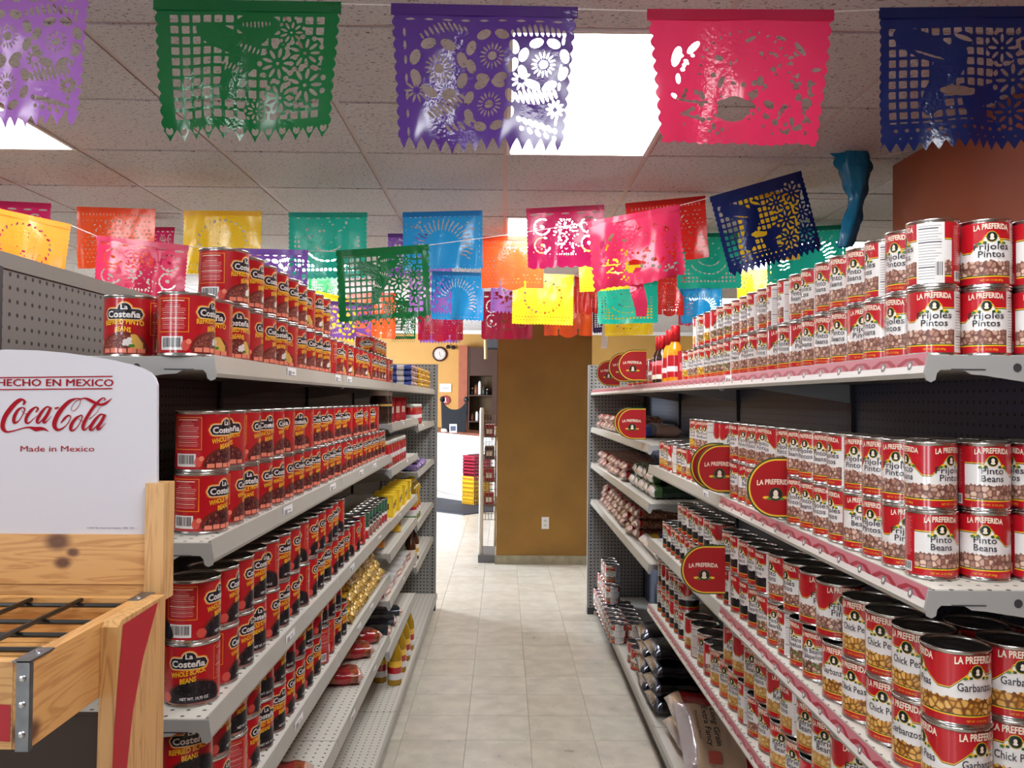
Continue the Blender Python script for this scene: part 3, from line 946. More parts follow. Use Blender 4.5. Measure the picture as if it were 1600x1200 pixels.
def put_can(kind, x, y, z, face, where, tilt=None):
    """face: direction (degrees) in which the front of the label looks"""
    key = (kind, where)
    COUNT[key] = COUNT.get(key, 0) + 1
    n = COUNT[key]
    lab = '%s, %s %s' % (DESC[kind], ORD[n - 1], where)
    grp = 'cans on the ' + where.split(', ')[-1]
    return CAN[kind].put((x, y, z), math.radians(face), lab, grp)

def can_run(kinds, side, z, layer, y0, n, where, col=0, jit=.0035, faces=None, lipgap=.012):
    """n cans in a row along the shelf, starting y0 (near side); kinds may be a list cycled per can"""
    y = y0
    sg = side
    lip = LLIP if sg > 0 else RLIP
    for i in range(n):
        kd = kinds if isinstance(kinds, str) else kinds[i % len(kinds)]
        r, h = RAD[kd]
        y += r + GAP / 2 if i else 0
        x = lip - sg * (lipgap + r + col * (2 * r + GAP)) + random.uniform(-jit, jit) * .6
        if faces is None:
            base = -18 if sg > 0 else 198
            fc = base + random.choice((random.uniform(-22, 22), random.uniform(-22, 22), random.uniform(-80, 70), random.uniform(-120, 90))) if sg > 0 else base + random.choice((random.uniform(35, 85), random.uniform(40, 80), random.uniform(-95, -35), random.uniform(-75, -40), random.uniform(-120, 140), random.uniform(-20, 20)))
        else:
            fc = faces[i % len(faces)]
        put_can(kd, x, y, z + layer, fc, where)
        y += r + GAP / 2
    return y

HB2 = HB + .0004
HS2 = HS + .0004
UP, LO = 'in upper layer, ', 'in lower layer, '
# --- red cans: top shelf
S = 'red-can unit top shelf'
zt = 1.6855
put_can('refried', -.728, 1.635, zt, -85, 'beside the pegboard, ' + S)
can_run('refried', 1, zt, 0, 1.575, 25, LO + S, faces=[-8, -66, -40, 10, -2, -30, -70, -12, -4, -14, -28, -90])
can_run('refried', 1, zt, HB2, 1.785, 9, UP + S, faces=[-14, -8, -10, -5, -6, -10, -60, -30, -12])
can_run('refried', 1, zt, 0, 1.81, 3, 'in second row, ' + S, col=1)
can_run('wblack', 1, zt, HB2, 4.22, 5, 'in second row upper layer, ' + S, col=1)
can_run('wblack', 1, zt, 0, 4.22, 5, 'in second row far part, ' + S, col=1)
# --- second shelf
S = 'red-can unit second shelf'
zt = 1.3455
can_run('whole', 1, zt, 0, 1.665, 22, LO + S, faces=[-18, 10, -40, 0, -10, 6, -10, -4, -12, 2, -15])
can_run('whole', 1, zt, HB2, 1.665, 20, UP + S, faces=[-16, -60, 8, -20, 8, -70, -30, -75, -12, -6, -62, -18])
# --- third shelf
S = 'red-can unit third shelf'
zt = 1.0255
can_run('wblack', 1, zt, 0, 1.635, 16, LO + S, faces=[-78, 8, -10, -30, 4, -12, 0])
can_run('wblack', 1, zt, HB2, 1.635, 13, UP + S, faces=[-4, 2, 6, -10, -75, -15, 5, -80])
e = can_run('whole', 1, zt, 0, 3.36, 1, 'beyond the black-bean cans, ' + S)
# --- fourth and fifth shelves
S = 'red-can unit fourth shelf'
zt = .7755
can_run('rblack', 1, zt, 0, 1.60, 14, LO + S)
can_run('rblack', 1, zt, HB2, 1.60, 13, UP + S, faces=[-58, 0, -20, 12, -50, -8])
# --- white cans: top shelf
S = 'white-can unit top shelf'
zt = 1.6875
fr = [105, 250, 180, 190, 200, 205, 210, 130, 200, 195, 215, 205, 190]
can_run('pinto', -1, zt, 0, 1.395, 14, LO + S, faces=[190, 140, 250, 175, 262, 265, 255, 185, 150])
can_run('pinto', -1, zt, HS2, 1.395, 14, UP + S, faces=[105, 150, 120, 262, 258, 255, 130, 270, 110])
can_run('jala', -1, zt, 0, 2.585, 4, LO + S); can_run('jala', -1, zt, HS2, 2.585, 3, UP + S)
can_run(['corn', 'jala', 'pinto'], -1, zt, 0, 2.925, 4, LO + S)
can_run(['corn', 'jala'], -1, zt, HS2, 2.84, 3, UP + S)
for c in (1, 2):
    w = 'layer, row %s, near end, %s' % (('two', 'three')[c - 1], S)
    can_run('pinto', -1, zt, 0, 1.405 - .012 * c, 3, 'lower ' + w, col=c, faces=[[190, 300][c - 1], 240, 200])
    can_run('pinto', -1, zt, HS2, 1.405 - .012 * c, 3, 'upper ' + w, col=c, faces=[[200, 305][c - 1], 235, 200])
# --- second shelf
S = 'white-can unit second shelf'
zt = 1.3185
can_run('pinto', -1, zt, 0, 1.405, 14, LO + S, faces=[320, 190, 150, 290, 130, 145, 260, 155, 250])
can_run('pinto', -1, zt, HS2, 1.405, 14, UP + S, faces=[235, 165, 160, 158, 130, 262, 152, 268, 160])
e = can_run(['pinto', 'jala'], -1, zt, 0, 2.66, 4, 'past round signs, lower layer, ' + S)
can_run(['pinto', 'pinto', 'corn'], -1, zt, HS2, 2.62, 6, 'past round signs, upper layer, ' + S)
can_run(['corn', 'refw', 'pinto'], -1, zt, 0, 3.0, 8, 'past round signs, lower layer, ' + S)
for c in (1, 2, 3):
    w = 'layer, row %s, near end, %s' % (('two', 'three', 'four')[c - 1], S)
    can_run('pinto', -1, zt, 0, 1.405 - .008 * c, 3, 'lower ' + w, col=c, faces=[[300, 310, 240][c - 1], 240, 200])
    can_run('pinto', -1, zt, HS2, 1.405 - .008 * c, 3, 'upper ' + w, col=c, faces=[[315, 120, 250][c - 1], 235, 200])
# --- third shelf
S = 'white-can unit third shelf'
zt = .9855
can_run('chick', -1, zt, 0, 1.345, 5, LO + S, faces=[228, 150, 275, 262, 160])
can_run('chick', -1, zt, HB2, 1.345, 4, UP + S, faces=[222, 268, 272, 270])
can_run(['jala', 'jala', 'pinto', 'pinto'], -1, zt, 0, 1.895, 5, LO + S)
can_run(['pintob'], -1, zt, HB2, 1.81, 4, UP + S)
can_run('blackw', -1, zt, 0, 2.315, 6, LO + S)
can_run('blackw', -1, zt, HS2, 2.24, 5, UP + S)
can_run('blackw', -1, zt, 0, 2.88, 9, 'beyond round sign, lower layer, ' + S)
can_run('blackw', -1, zt, HS2, 2.75, 7, 'beyond round sign, upper layer, ' + S)
for c in (1, 2):
    w = 'layer, row %s, near end, %s' % (('two', 'three')[c - 1], S)
    can_run('chick', -1, zt, 0, 1.37, 2, 'lower ' + w, col=c, faces=[[300, 225][c - 1], 240])
    can_run('chick', -1, zt, HB2, 1.37, 2, 'upper ' + w, col=c, faces=[[200, 230][c - 1], 235])
# --- fourth shelf
S = 'white-can unit fourth shelf'
zt = .6885
can_run(['refw', 'refw', 'refw', 'pinto', 'refw'], -1, zt, 0, 1.50, 17, LO + S)
can_run('refw', -1, zt, HB2, 1.72, 9, UP + S)
can_run('blackw', -1, zt, 0, 3.24, 6, 'beyond refried cans, lower layer, ' + S)
can_run('blackw', -1, zt, HS2, 3.24, 6, 'beyond refried cans, upper layer, ' + S)
# --- base shelf: big cans at both ends
S = 'white-can unit base shelf'
can_run('pintob', -1, .1305, 0, 5.12, 10, 'at the far end, ' + S, lipgap=-.008)
can_run('pintob', -1, .1305, HB2, 5.62, 5, 'stacked on far cans, ' + S, lipgap=.02)
can_run('pintob', -1, .1305, HB2 * 2, 5.72, 3, 'topmost of far stack, ' + S, lipgap=.03)
can_run('pintob', -1, .1305, 0, 5.12, 6, 'in second row, far end, ' + S, col=1, lipgap=-.008)
for i, (x, y) in enumerate(((.86, 2.86), (.98, 2.86))):
    put_can('pintob', x, y, .1305, 200, ('front' if i == 0 else 'back') + ' one before the rice bags, ' + S)
# ------------------------------------------------------------------ cut-paper banners
# a design is a field over the sheet (x from -.5 to .5, y from 0 at the fold to .8 at the foot): positive where film is left
def S_ell(X, Y, cx, cy, a, b, ang=0.0):
    c, s = math.cos(ang), math.sin(ang)
    u = (X - cx) * c + (Y - cy) * s; v = -(X - cx) * s + (Y - cy) * c
    return (np.sqrt((u / a) ** 2 + (v / b) ** 2) - 1) * min(a, b)

def S_rect(X, Y, cx, cy, hx, hy, ang=0.0):
    c, s = math.cos(ang), math.sin(ang)
    u = (X - cx) * c + (Y - cy) * s; v = -(X - cx) * s + (Y - cy) * c
    return np.maximum(np.abs(u) - hx, np.abs(v) - hy)

def lattice(X, Y, p, bar, ox=0, oy=0):
    u = np.abs(((X - ox) / p) % 1 - .5) * p; v = np.abs(((Y - oy) / p) % 1 - .5) * p
    return np.maximum(u, v) - (p - bar) / 2

def flower(Fl, X, Y, cx, cy, r, n=8, ring=True):
    F = Fl
    F = np.minimum(F, S_ell(X, Y, cx, cy, r * .16, r * .16))
    for k in range(n * 2):
        a = 2 * PI * k / (n * 2)
        F = np.minimum(F, S_ell(X, Y, cx + r * .36 * math.cos(a), cy + r * .36 * math.sin(a), r * .14, r * .035, a))
    if ring:
        for k in range(n):
            a = 2 * PI * (k + .5) / n
            F = np.minimum(F, S_ell(X, Y, cx + r * .86 * math.cos(a), cy + r * .86 * math.sin(a), r * .17, r * .27, a))
    return F

def daisy(F, X, Y, cx, cy, r, n=9):
    for k in range(n):
        a = 2 * PI * k / n
        F = np.minimum(F, S_ell(X, Y, cx + r * .62 * math.cos(a), cy + r * .62 * math.sin(a), r * .30, r * .10, a))
    for k in range(n):
        a = 2 * PI * (k + .5) / n
        F = np.minimum(F, S_ell(X, Y, cx + r * 1.02 * math.cos(a), cy + r * 1.02 * math.sin(a), r * .14, r * .16, a))
    return np.minimum(F, S_ell(X, Y, cx, cy, r * .1, r * .1))

def slits(F, X, Y, x0, y0, x1, y1, n, ln, wd, da=PI / 2, curve=0.0):
    ang = math.atan2(y1 - y0, x1 - x0)
    for k in range(n):
        t = k / max(1, n - 1)
        cx = x0 + (x1 - x0) * t; cy = y0 + (y1 - y0) * t - curve * math.sin(PI * t)
        F = np.minimum(F, S_ell(X, Y, cx, cy, ln * (.7 + .5 * math.sin(PI * t)), wd, ang + da))
    return F

def side_scallop(X, Y, p=.045, d=.014):
    return .5 - d + d * np.abs(np.sin(PI * Y / p)) - np.abs(X)

def foot_points(X, Y, H=.8, p=.085, d=.06, sharp=1.0, lobes=False):
    t = np.abs(((X / p) % 1) - .5) * 2
    if lobes:
        return H - d + d * np.sqrt(np.maximum(0, 1 - (1 - t) ** 2 * 0 - t ** 2)) - Y
    return H - d * t ** sharp - Y

def dashes(F, X, Y, y, x0, x1, n, a, b, ang=0.0):
    for k in range(n):
        F = np.minimum(F, S_ell(X, Y, x0 + (x1 - x0) * k / (n - 1), y, a, b, ang))
    return F

def scatter(F, X, Y, n, x0, x1, y0, y1, seed, a=(.006, .02), el=2.2):
    r = random.Random(seed)
    for _ in range(n):
        q = r.uniform(*a)
        F = np.minimum(F, S_ell(X, Y, r.uniform(x0, x1), r.uniform(y0, y1), q, q / r.uniform(1, el), r.uniform(0, PI)))
    return F

def dove(X, Y, cx, cy, s, flip=1):
    X = (X - cx) * flip / s; Y = (Y - cy) / s
    b = S_ell(X, Y, .02, .02, .07, .125, .5)
    b = np.minimum(b, S_ell(X, Y, .095, -.115, .045, .04))
    b = np.minimum(b, S_ell(X, Y, -.10, -.09, .16, .065, .45))
    b = np.minimum(b, S_ell(X, Y, -.05, .17, .05, .11, .35))
    return b * s

def D_green(X, Y):
    F = np.minimum(side_scallop(X, Y, .066, .016), foot_points(X, Y, .8, .083, .075, .8))
    body = np.minimum(dove(X, Y, -.03, .30, .95), S_ell(X, Y, .06, .13, .11, .06))
    fl = [(.17, .35, .10), (.32, .29, .095), (.33, .48, .11), (.19, .55, .09), (.05, .62, .06), (.24, .17, .07)]
    msk = body
    for (cx, cy, r) in fl:
        msk = np.minimum(msk, S_ell(X, Y, cx, cy, r * 1.02, r * 1.02))
    lat = lattice(X, Y, .061, .018, .0, .07)
    reg = np.maximum.reduce([.072 - Y, Y - .68, np.abs(X) - .43, -msk + .006])
    F = np.minimum(F, np.maximum(lat, reg))
    for (cx, cy, r) in fl:
        F = daisy(F, X, Y, cx, cy, r)
    F = slits(F, X, Y, -.02, .13, .12, .12, 8, .018, .005); F = slits(F, X, Y, -.03, .25, .08, .29, 6, .02, .005); F = slits(F, X, Y, -.12, .36, -.03, .40, 6, .02, .005)
    for k in range(12):
        cx = -.458 + .0833 * k
        F = np.minimum(F, np.maximum(S_ell(X, Y, cx, .735, .02, .025), -S_ell(X, Y, cx, .715, .008, .012)))
    return F

def D_purple(X, Y):
    F = np.minimum(side_scallop(X, Y, .062, .016), foot_points(X, Y, .8, .072, .075, .7))
    F = dashes(F, X, Y, .075, -.40, .40, 9, .028, .006)
    F = dashes(F, X, Y, .03, -.42, .42, 22, .006, .004)
    for (cx, cy, r) in ((-.25, .34, .165), (.05, .27, .15), (.04, .54, .15), (.34, .31, .145)):
        F = flower(F, X, Y, cx, cy, r)
    F = slits(F, X, Y, -.34, .17, -.10, .12, 10, .028, .007, 1.2, .03)
    F = slits(F, X, Y, -.30, .60, -.12, .48, 9, .04, .009, 1.25)
    F = slits(F, X, Y, .2, .50, .42, .47, 9, .045, .010, 1.25)
    F = slits(F, X, Y, .16, .145, .44, .14, 10, .03, .010, 1.3, .02)
    F = slits(F, X, Y, -.2, .66, -.05, .62, 5, .03, .009, 1.0); F = slits(F, X, Y, .22, .62, .44, .68, 7, .025, .013, .6)
    F = slits(F, X, Y, .24, .67, .44, .72, 5, .02, .012, .6)
    for k in range(10):
        a = 2 * PI * k / 10
        F = np.minimum(F, S_ell(X, Y, -.38 + .045 * math.cos(a), .47 + .045 * math.sin(a), .028, .007, a))
        F = np.minimum(F, S_ell(X, Y, .43 + .035 * math.cos(a), .56 + .035 * math.sin(a), .022, .008, a))
        F = np.minimum(F, S_ell(X, Y, .22 + .04 * math.cos(a), .4 + .04 * math.sin(a), .022, .007, a))
    for yy in (.15, .22, .3, .4, .5, .6, .7):
        F = np.minimum(F, S_ell(X, Y, -.435, yy, .008, .026)); F = np.minimum(F, S_ell(X, Y, .44, yy + .03, .008, .024))
    return F

def D_pink(X, Y):
    F = np.minimum(side_scallop(X, Y, .075, .02), .775 + .018 * np.sin(9 * X + 1) + .012 * np.abs(np.sin(PI * X / .07)) - Y)
    for (cx, cy, a, b, g) in ((-.36, .27, .025, .065, .35), (-.26, .21, .05, .018, -.8), (-.36, .40, .014, .03, 0), (-.39, .5, .02, .012, .5), (.33, .22, .05, .016, .9), (.43, .34, .03, .012, -.2),
                              (-.12, .27, .025, .016, .4), (.05, .17, .035, .012, -.5), (.22, .16, .03, .012, .3), (.1, .42, .02, .03, .2), (-.22, .48, .016, .03, -.5), (.4, .42, .018, .022, 0), (.38, .52, .014, .024, .4), (.41, .62, .03, .012, .7), (.33, .68, .02, .012, .2)):
        F = np.minimum(F, S_ell(X, Y, cx, cy, a, b, g))
    F = np.minimum(F, S_ell(X, Y, -.05, .58, .085, .075, .3)); F = np.minimum(F, S_ell(X, Y, -.03, .55, .11, .03, .2))
    F = np.minimum(F, S_ell(X, Y, .06, .5, .03, .02)); F = np.minimum(F, S_ell(X, Y, .16, .55, .035, .022, .4))
    for k in range(16):
        a = PI * (1 + k / 15)
        F = np.minimum(F, S_ell(X, Y, .02 + .25 * math.cos(a), .36 + .24 * math.sin(a), .013, .006, a))
    F = scatter(F, X, Y, 90, -.34, .42, .24, .72, 5, (.008, .018), 2)
    F = scatter(F, X, Y, 30, .2, .43, .4, .72, 6, (.010, .024), 2.4)
    F = slits(F, X, Y, -.36, .52, -.20, .52, 5, .035, .006, .15); F = slits(F, X, Y, -.34, .60, -.18, .62, 4, .03, .008, .1)
    return F

def D_navy(X, Y):
    F = np.minimum(side_scallop(X, Y, .05, .010), foot_points(X, Y, .8, .06, .055, 1))
    body = np.minimum(dove(X, Y, -.16, .30, 1.05), dove(X, Y, .0, .55, .75, -1))
    fl = [(.16, .22, .09), (.34, .17, .10), (.22, .40, .10), (.39, .37, .085), (.20, .58, .09), (.37, .56, .09)]
    msk = body
    for (cx, cy, r) in fl:
        msk = np.minimum(msk, S_ell(X, Y, cx, cy, r * .95, r * .95))
    lat = lattice(X, Y, .058, .017, .0, .1)
    reg = np.maximum.reduce([.105 - Y, Y - .64, np.abs(X) - .45, -msk + .004])
    F = np.minimum(F, np.maximum(lat, reg))
    for (cx, cy, r) in fl:
        F = daisy(F, X, Y, cx, cy, r, 8)
    F = np.minimum(F, S_ell(X, Y, -.10, .47, .09, .028, 0.15)); F = np.minimum(F, S_ell(X, Y, -.06, .17, .05, .014, .4))
    F = slits(F, X, Y, -.30, .24, -.18, .28, 5, .03, .004, .2)
    F = dashes(F, X, Y, .68, -.42, .42, 16, .011, .011)
    F = dashes(F, X, Y, .725, -.40, .44, 16, .007, .006)
    return F

def D_sun(X, Y):
    F = np.minimum(side_scallop(X, Y, .05, .010), foot_points(X, Y, .8, .062, .06, .8))
    for k in range(23):
        a = PI * (1.0 - .12 + (1.24) * k / 22)
        for q in (-1, 0, 1):
            rr = .30 + q * .05
            F = np.minimum(F, S_ell(X, Y, .0 + rr * math.cos(a + .03 * q * (-1) ** 0), .46 + rr * math.sin(a + .05 * (q != 0)), .032, .0085, a))
    F = dashes(F, X, Y, .06, -.4, .4, 14, .018, .006); F = dashes(F, X, Y, .70, -.4, .4, 13, .022, .005)
    for sx in (-1, 1):
        for yy in np.linspace(.15, .6, 7):
            F = np.minimum(F, S_ell(X, Y, sx * .455, yy, .006, .022))
        F = scatter(F, X, Y, 7, sx * .34 - .06, sx * .34 + .06, .12, .25, 3 + sx, (.01, .02), 2)
    for k in range(16):
        F = np.minimum(F, np.maximum(S_ell(X, Y, -.465 + .062 * k, .75, .016, .022), -S_ell(X, Y, -.465 + .062 * k, .735, .007, .012)))
    return F

def D_teal(X, Y):
    F = np.minimum(side_scallop(X, Y, .055, .018), .775 + .018 * np.abs(np.sin(PI * X / .06)) - Y)
    lat = lattice(X, Y, .058, .022, .01, .02)
    oval = S_ell(X, Y, 0, .34, .36, .33)
    reg = np.maximum.reduce([.1 - Y, Y - .7, np.abs(X) - .43, -oval, .28 - Y])
    F = np.minimum(F, np.maximum(lat, reg))
    for k in range(9):
        a = PI * (.15 + .7 * k / 8)
        F = np.minimum(F, S_ell(X, Y, .28 * math.cos(a), .38 + .2 * math.sin(a), .035, .010, a + PI / 2))
        F = np.minimum(F, S_ell(X, Y, .17 * math.cos(a), .36 + .1 * math.sin(a), .025, .008, a + PI / 2))
    F = scatter(F, X, Y, 26, -.3, .3, .1, .38, 9, (.01, .022), 2.5)
    F = dashes(F, X, Y, .06, -.38, .38, 7, .03, .006)
    return F

def D_wreath(X, Y):
    F = np.minimum(side_scallop(X, Y, .05, .014), .775 + .02 * np.abs(np.sin(PI * X / .05)) - Y)
    for k in range(26):
        a = 2 * PI * k / 26
        q = .014 if k % 2 else .02
        F = np.minimum(F, S_ell(X, Y, .30 * math.cos(a), .36 + .25 * math.sin(a), q * 1.3, q * .7, a + .8))
    F = dashes(F, X, Y, .67, -.43, .43, 18, .011, .011); F = dashes(F, X, Y, .72, -.41, .41, 17, .010, .010)
    F = scatter(F, X, Y, 26, -.2, .2, .2, .54, 21, (.006, .013), 2)
    return F

def D_scroll(X, Y):
    F = np.minimum(side_scallop(X, Y, .05, .012), .765 + .025 * np.abs(np.sin(PI * X / .12)) - Y)
    F = dashes(F, X, Y, .08, -.4, .4, 5, .06, .012)
    for (cx, cy, r) in ((-.3, .24, .1), (.3, .24, .1), (-.3, .48, .1), (.3, .48, .1)):
        for k in range(9):
            a = .6 + 5.0 * k / 9
            F = np.minimum(F, S_ell(X, Y, cx + r * math.cos(a), cy + r * math.sin(a), .03, .012, a + PI / 2))
        F = np.minimum(F, S_ell(X, Y, cx, cy, .03, .02, .5))
    F = slits(F, X, Y, -.12, .62, .12, .62, 9, .02, .008)
    for k in range(14):
        a = PI + PI * k / 13
        F = np.minimum(F, S_ell(X, Y, .15 * math.cos(a), .36 + .2 * math.sin(a), .018, .009, a))
    F = scatter(F, X, Y, 46, -.13, .13, .22, .58, 13, (.010, .018), 1.8)
    F = scatter(F, X, Y, 60, -.44, .44, .14, .72, 14, (.008, .018), 2)
    return F

def D_lobes(X, Y):
    t = np.abs(X)
    hem = np.where(t < .17, .8 - .05 * (t / .17) ** 2, .77 - .0 * t)
    gap = np.minimum(np.abs(t - .2) - .018, 0)
    F = np.minimum(side_scallop(X, Y, .05, .010), hem - Y)
    F = np.minimum(F, np.maximum(np.abs(t - .2) - .014 + (.0) * Y, .66 - Y))
    F = dashes(F, X, Y, .08, -.42, .42, 20, .007, .018)
    r = random.Random(31)
    for row in range(11):
        y = .16 + row * .052
        for k in range(15):
            x = -.42 + .06 * k + .03 * (row % 2)
            if r.random() < .78:
                F = np.minimum(F, S_ell(X, Y, x, y, .021, .006, r.uniform(-.9, .9)))
    for k in range(12):
        a = PI * (1 + k / 11)
        F = np.minimum(F, S_ell(X, Y, .3 * math.cos(a), .44 + .28 * math.sin(a), .02, .009, a))
    return F

def contour_mesh(func, nx, H=.8):
    """polygonise the positive part of a field over the sheet (marching squares)"""
    ny = int(nx * .82)
    xs = np.linspace(-.52, .52, nx + 1); ys = np.linspace(0, H + .03, ny + 1)
    X, Y = np.meshgrid(xs, ys)
    V = func(X, Y)
    V = np.where(np.abs(V) < 1e-5, 1e-5, V)
    V[0, :] = np.where(np.abs(xs) < .495, 1.0, -1.0)
    verts = []; ids = {}; faces = []
    def corner(i, j):
        k = (0, i, j)
        if k not in ids:
            ids[k] = len(verts); verts.append((xs[i], ys[j]))
        return ids[k]
    def edge(i0, j0, i1, j1):
        if (i1, j1) < (i0, j0): i0, j0, i1, j1 = i1, j1, i0, j0
        k = (1, i0, j0, i1, j1)
        if k not in ids:
            a, b = V[j0, i0], V[j1, i1]; t = min(.98, max(.02, a / (a - b)))
            ids[k] = len(verts)
            verts.append((xs[i0] + (xs[i1] - xs[i0]) * t, ys[j0] + (ys[j1] - ys[j0]) * t))
        return ids[k]
    P = V > 0
    for j in range(ny):
        for i in range(nx):
            c = [(i, j), (i + 1, j), (i + 1, j + 1), (i, j + 1)]
            s = [P[b, a] for a, b in c]
            n = s[0] + s[1] + s[2] + s[3]
            if n == 0: continue
            if n == 4:
                faces.append(tuple(corner(*q) for q in c)); continue
            poly = []
            for k in range(4):
                a, b = c[k], c[(k + 1) % 4]
                if s[k]: poly.append(corner(*a))
                if s[k] != s[(k + 1) % 4]: poly.append(edge(*a, *b))
            if n == 2 and s[0] == s[2]:
                if len(poly) == 6:
                    if s[0]: faces += [(poly[0], poly[1], poly[5]), (poly[2], poly[3], poly[4])]
                    else: faces += [(poly[0], poly[1], poly[2]), (poly[3], poly[4], poly[5])]
            else:
                faces.append(tuple(poly))
    return np.array(verts), faces

DES = {}
def design(func, nx):
    k = (func.__name__, nx)
    if k not in DES: DES[k] = contour_mesh(func, nx)
    return DES[k]

FILM = dict(lilac=(178, 120, 212), green=(8, 104, 52), purple=(82, 48, 130), pink=(206, 48, 88), navy=(12, 30, 86), magenta=(220, 40, 112), orange=(250, 92, 44), yellow=(252, 206, 40),
            teal=(34, 184, 160), sky=(34, 150, 216), red=(224, 46, 40), maroon=(176, 24, 60), violet=(140, 92, 190), amber=(255, 148, 50))
BC = {}
def banner(color, func, px0, py0, px1, py1, hpx, d, label, nx=70, group='cut film banners', wave=.012, skew=0.0, taper=.0, seed=None, d2=None):
    """hang a banner whose fold runs between two points of the photograph at depth d"""
    d = min(d, .975 * 1378 / (625 - min(py0, py1)))          # keep it under the ceiling
    a = PY(px0, py0, d); b = PY(px1, py1, d2 or d)
    u = (b - a); W = u.length; u.normalize()
    n = Vector((u.y, -u.x, 0)).normalized()
    if n.y > 0: n = -n
    dn = n.cross(u).normalized()
    if dn.z > 0: dn = -dn
    dn = (dn * .55 + Vector((0, 0, -1)) * .45).normalized()
    H = hpx * d / F
    v, f = design(func, nx)
    r = random.Random(seed if seed is not None else len(BC) * 7 + 3)
    BC[len(BC)] = 1
    ph = [r.uniform(0, 6.28) for _ in range(4)]; fr = [r.uniform(8, 12), r.uniform(15, 20), r.uniform(3, 5)]
    c = (a + b) / 2
    s, t = v[:, 0], v[:, 1] / .8
    off = t ** .8 * (wave * np.sin(fr[0] * s + ph[0] + .6 * t) + wave * .45 * np.sin(fr[1] * s + ph[1] + 1.4 * t) + wave * .9 * np.sin(fr[2] * s + ph[2]) * t) + wave * .3 * np.sin(9 * t + ph[3]) * t
    sx = s * (1 - taper * t) + skew * t * .1
    V = np.array(u)[None, :] * (sx * W)[:, None] + np.array(dn)[None, :] * (t * H)[:, None] + np.array(n)[None, :] * off[:, None]
    me = bpy.data.meshes.new('hanging_banner')
    me.from_pydata(V.tolist(), [], f)
    me.materials.append(film_mat('film_' + color, FILM[color], .34 if color not in ('navy', 'green', 'purple') else .14))
    me.polygons.foreach_set('use_smooth', [True] * len(me.polygons)); me.update()
    o = obj('hanging_banner', me, None, c)
    tag(o, label, 'banner', group)
    # folded hem over the string
    q = MB(); N = 10
    hw = W * .5; hh = min(.022, H * .07)
    for e in (.0022, -.0022):
        pv = []
        for k in range(N + 1):
            x = -hw + W * k / N
            pv += [u * x + n * e + dn * -.004, u * x + n * e + dn * hh]
        q.add(pv, [(2 * k, 2 * k + 2, 2 * k + 3, 2 * k + 1) for k in range(N)])
    q.add([u * -hw + n * .0022 + dn * -.004, u * hw + n * .0022 + dn * -.004, u * hw - n * .0022 + dn * -.004, u * -hw - n * .0022 + dn * -.004], [(0, 1, 2, 3)])
    q.build('folded_hem', film_mat('film_' + color, FILM[color]), o)
    return a, b

M_string = mat('white_string', (214, 206, 200), .6)
def string(pts, label, r=.0016):
    q = MB().tube([p for p in pts], r, 5)
    return tag(q.build('string', M_string), label, 'string', 'strings of the banners')

# the row nearest the camera
g = 'large banners on the nearest string'
dA = 1.95
e = []
e += banner('lilac', D_purple, -150, -22, 142, -18, 222, dA, 'large lilac banner with cut-out flowers, above the pegboard', 110, g, .014, taper=.12, seed=5)
e += banner('green', D_green, 240, 1, 533, 6, 218, dA, 'large green banner with cut-out lattice and bird', 150, g, .014, taper=.08, seed=11)
e += banner('purple', D_purple, 611, 8, 903, 14, 230, dA, 'large dark purple banner with cut-out flowers, before the light panel', 150, g, .014, taper=.13, skew=-.1, seed=23)
e += banner('pink', D_pink, 1011, 17, 1303, 18, 218, dA, 'large hot-pink glossy banner with cut-out arches', 130, g, .018, taper=.13, seed=31)
e += banner('navy', D_navy, 1374, 15, 1666, 12, 226, dA, 'large navy-blue banner with cut-out lattice and dove, before the orange wall', 150, g, .014, taper=.03, seed=41)
string([PY(-420, -26, dA)] + e + [PY(1980, 8, dA)], 'white string holding the large banners by the ceiling')
# second row across the aisle
g = 'banners on the second string'
dB = 4.28
e = []
for (c, fn, x0, y0, x1, y1, h, lab) in (
        ('magenta', D_scroll, -42, 313, 80, 319, 100, 'magenta banner partly behind the amber banner'),
        ('orange', D_lobes, 120, 324, 243, 328, 98, 'orange-red banner behind the red-pink one, above the pegboard'),
        ('yellow', D_wreath, 287, 330, 409, 331, 100, 'yellow banner with wreath of cut-outs behind the red cans'),
        ('teal', D_teal, 451, 333, 574, 333, 104, 'teal banner with cut-out side lattice, level with yellow wreath banner'),
        ('sky', D_sun, 629, 333, 754, 330, 96, 'sky-blue sunburst banner above the smaller blue one'),
        ('magenta', D_scroll, 822, 327, 944, 321, 96, 'magenta scrollwork banner in front of a ceiling light'),
        ('red', D_lobes, 977, 319, 1102, 307, 100, 'red banner behind the hanging pink one')):
    e += banner(c, fn, x0, y0, x1, y1, h, dB, lab, 84, g)
string([PY(-300, 322, dB)] + e + [PY(1330, 312, dB)], 'thin white string of the second banner row')
# the sagging string between them
g = 'banners on the sagging string'
dC = 3.72
e = []
e += banner('amber', D_wreath, -25, 322, 111, 352, 100, dC, 'glowing amber-orange banner over the pegboard top', 84, g)
e += banner('pink', D_scroll, 151, 369, 295, 385, 98, dC, 'red-pink banner sagging over the pegboard by the red cans', 84, g, .02)
e += banner('violet', D_purple, 352, 389, 482, 392, 92, dC, 'violet banner rising behind the top red cans', 84, g)
e += banner('green', D_green, 525, 393, 670, 383, 122, dC, 'green lattice banner hanging in mid aisle', 110, g)
e2 = banner('pink', D_pink, 917, 348, 1062, 321, 112, dC, 'pink banner on sloping string with long torn foot', 90, g, .02)
e3 = banner('navy', D_navy, 1109, 309, 1252, 268, 132, dC, 'tilted navy-blue lattice banner with doves at string end', 110, g, skew=.9)
string([PY(-300, 290, dC)] + e + [PY(800, 366, dC)] + list(e2) + list(e3) + [PY(1420, 236, 3.4)], 'white string sagging across the aisle')
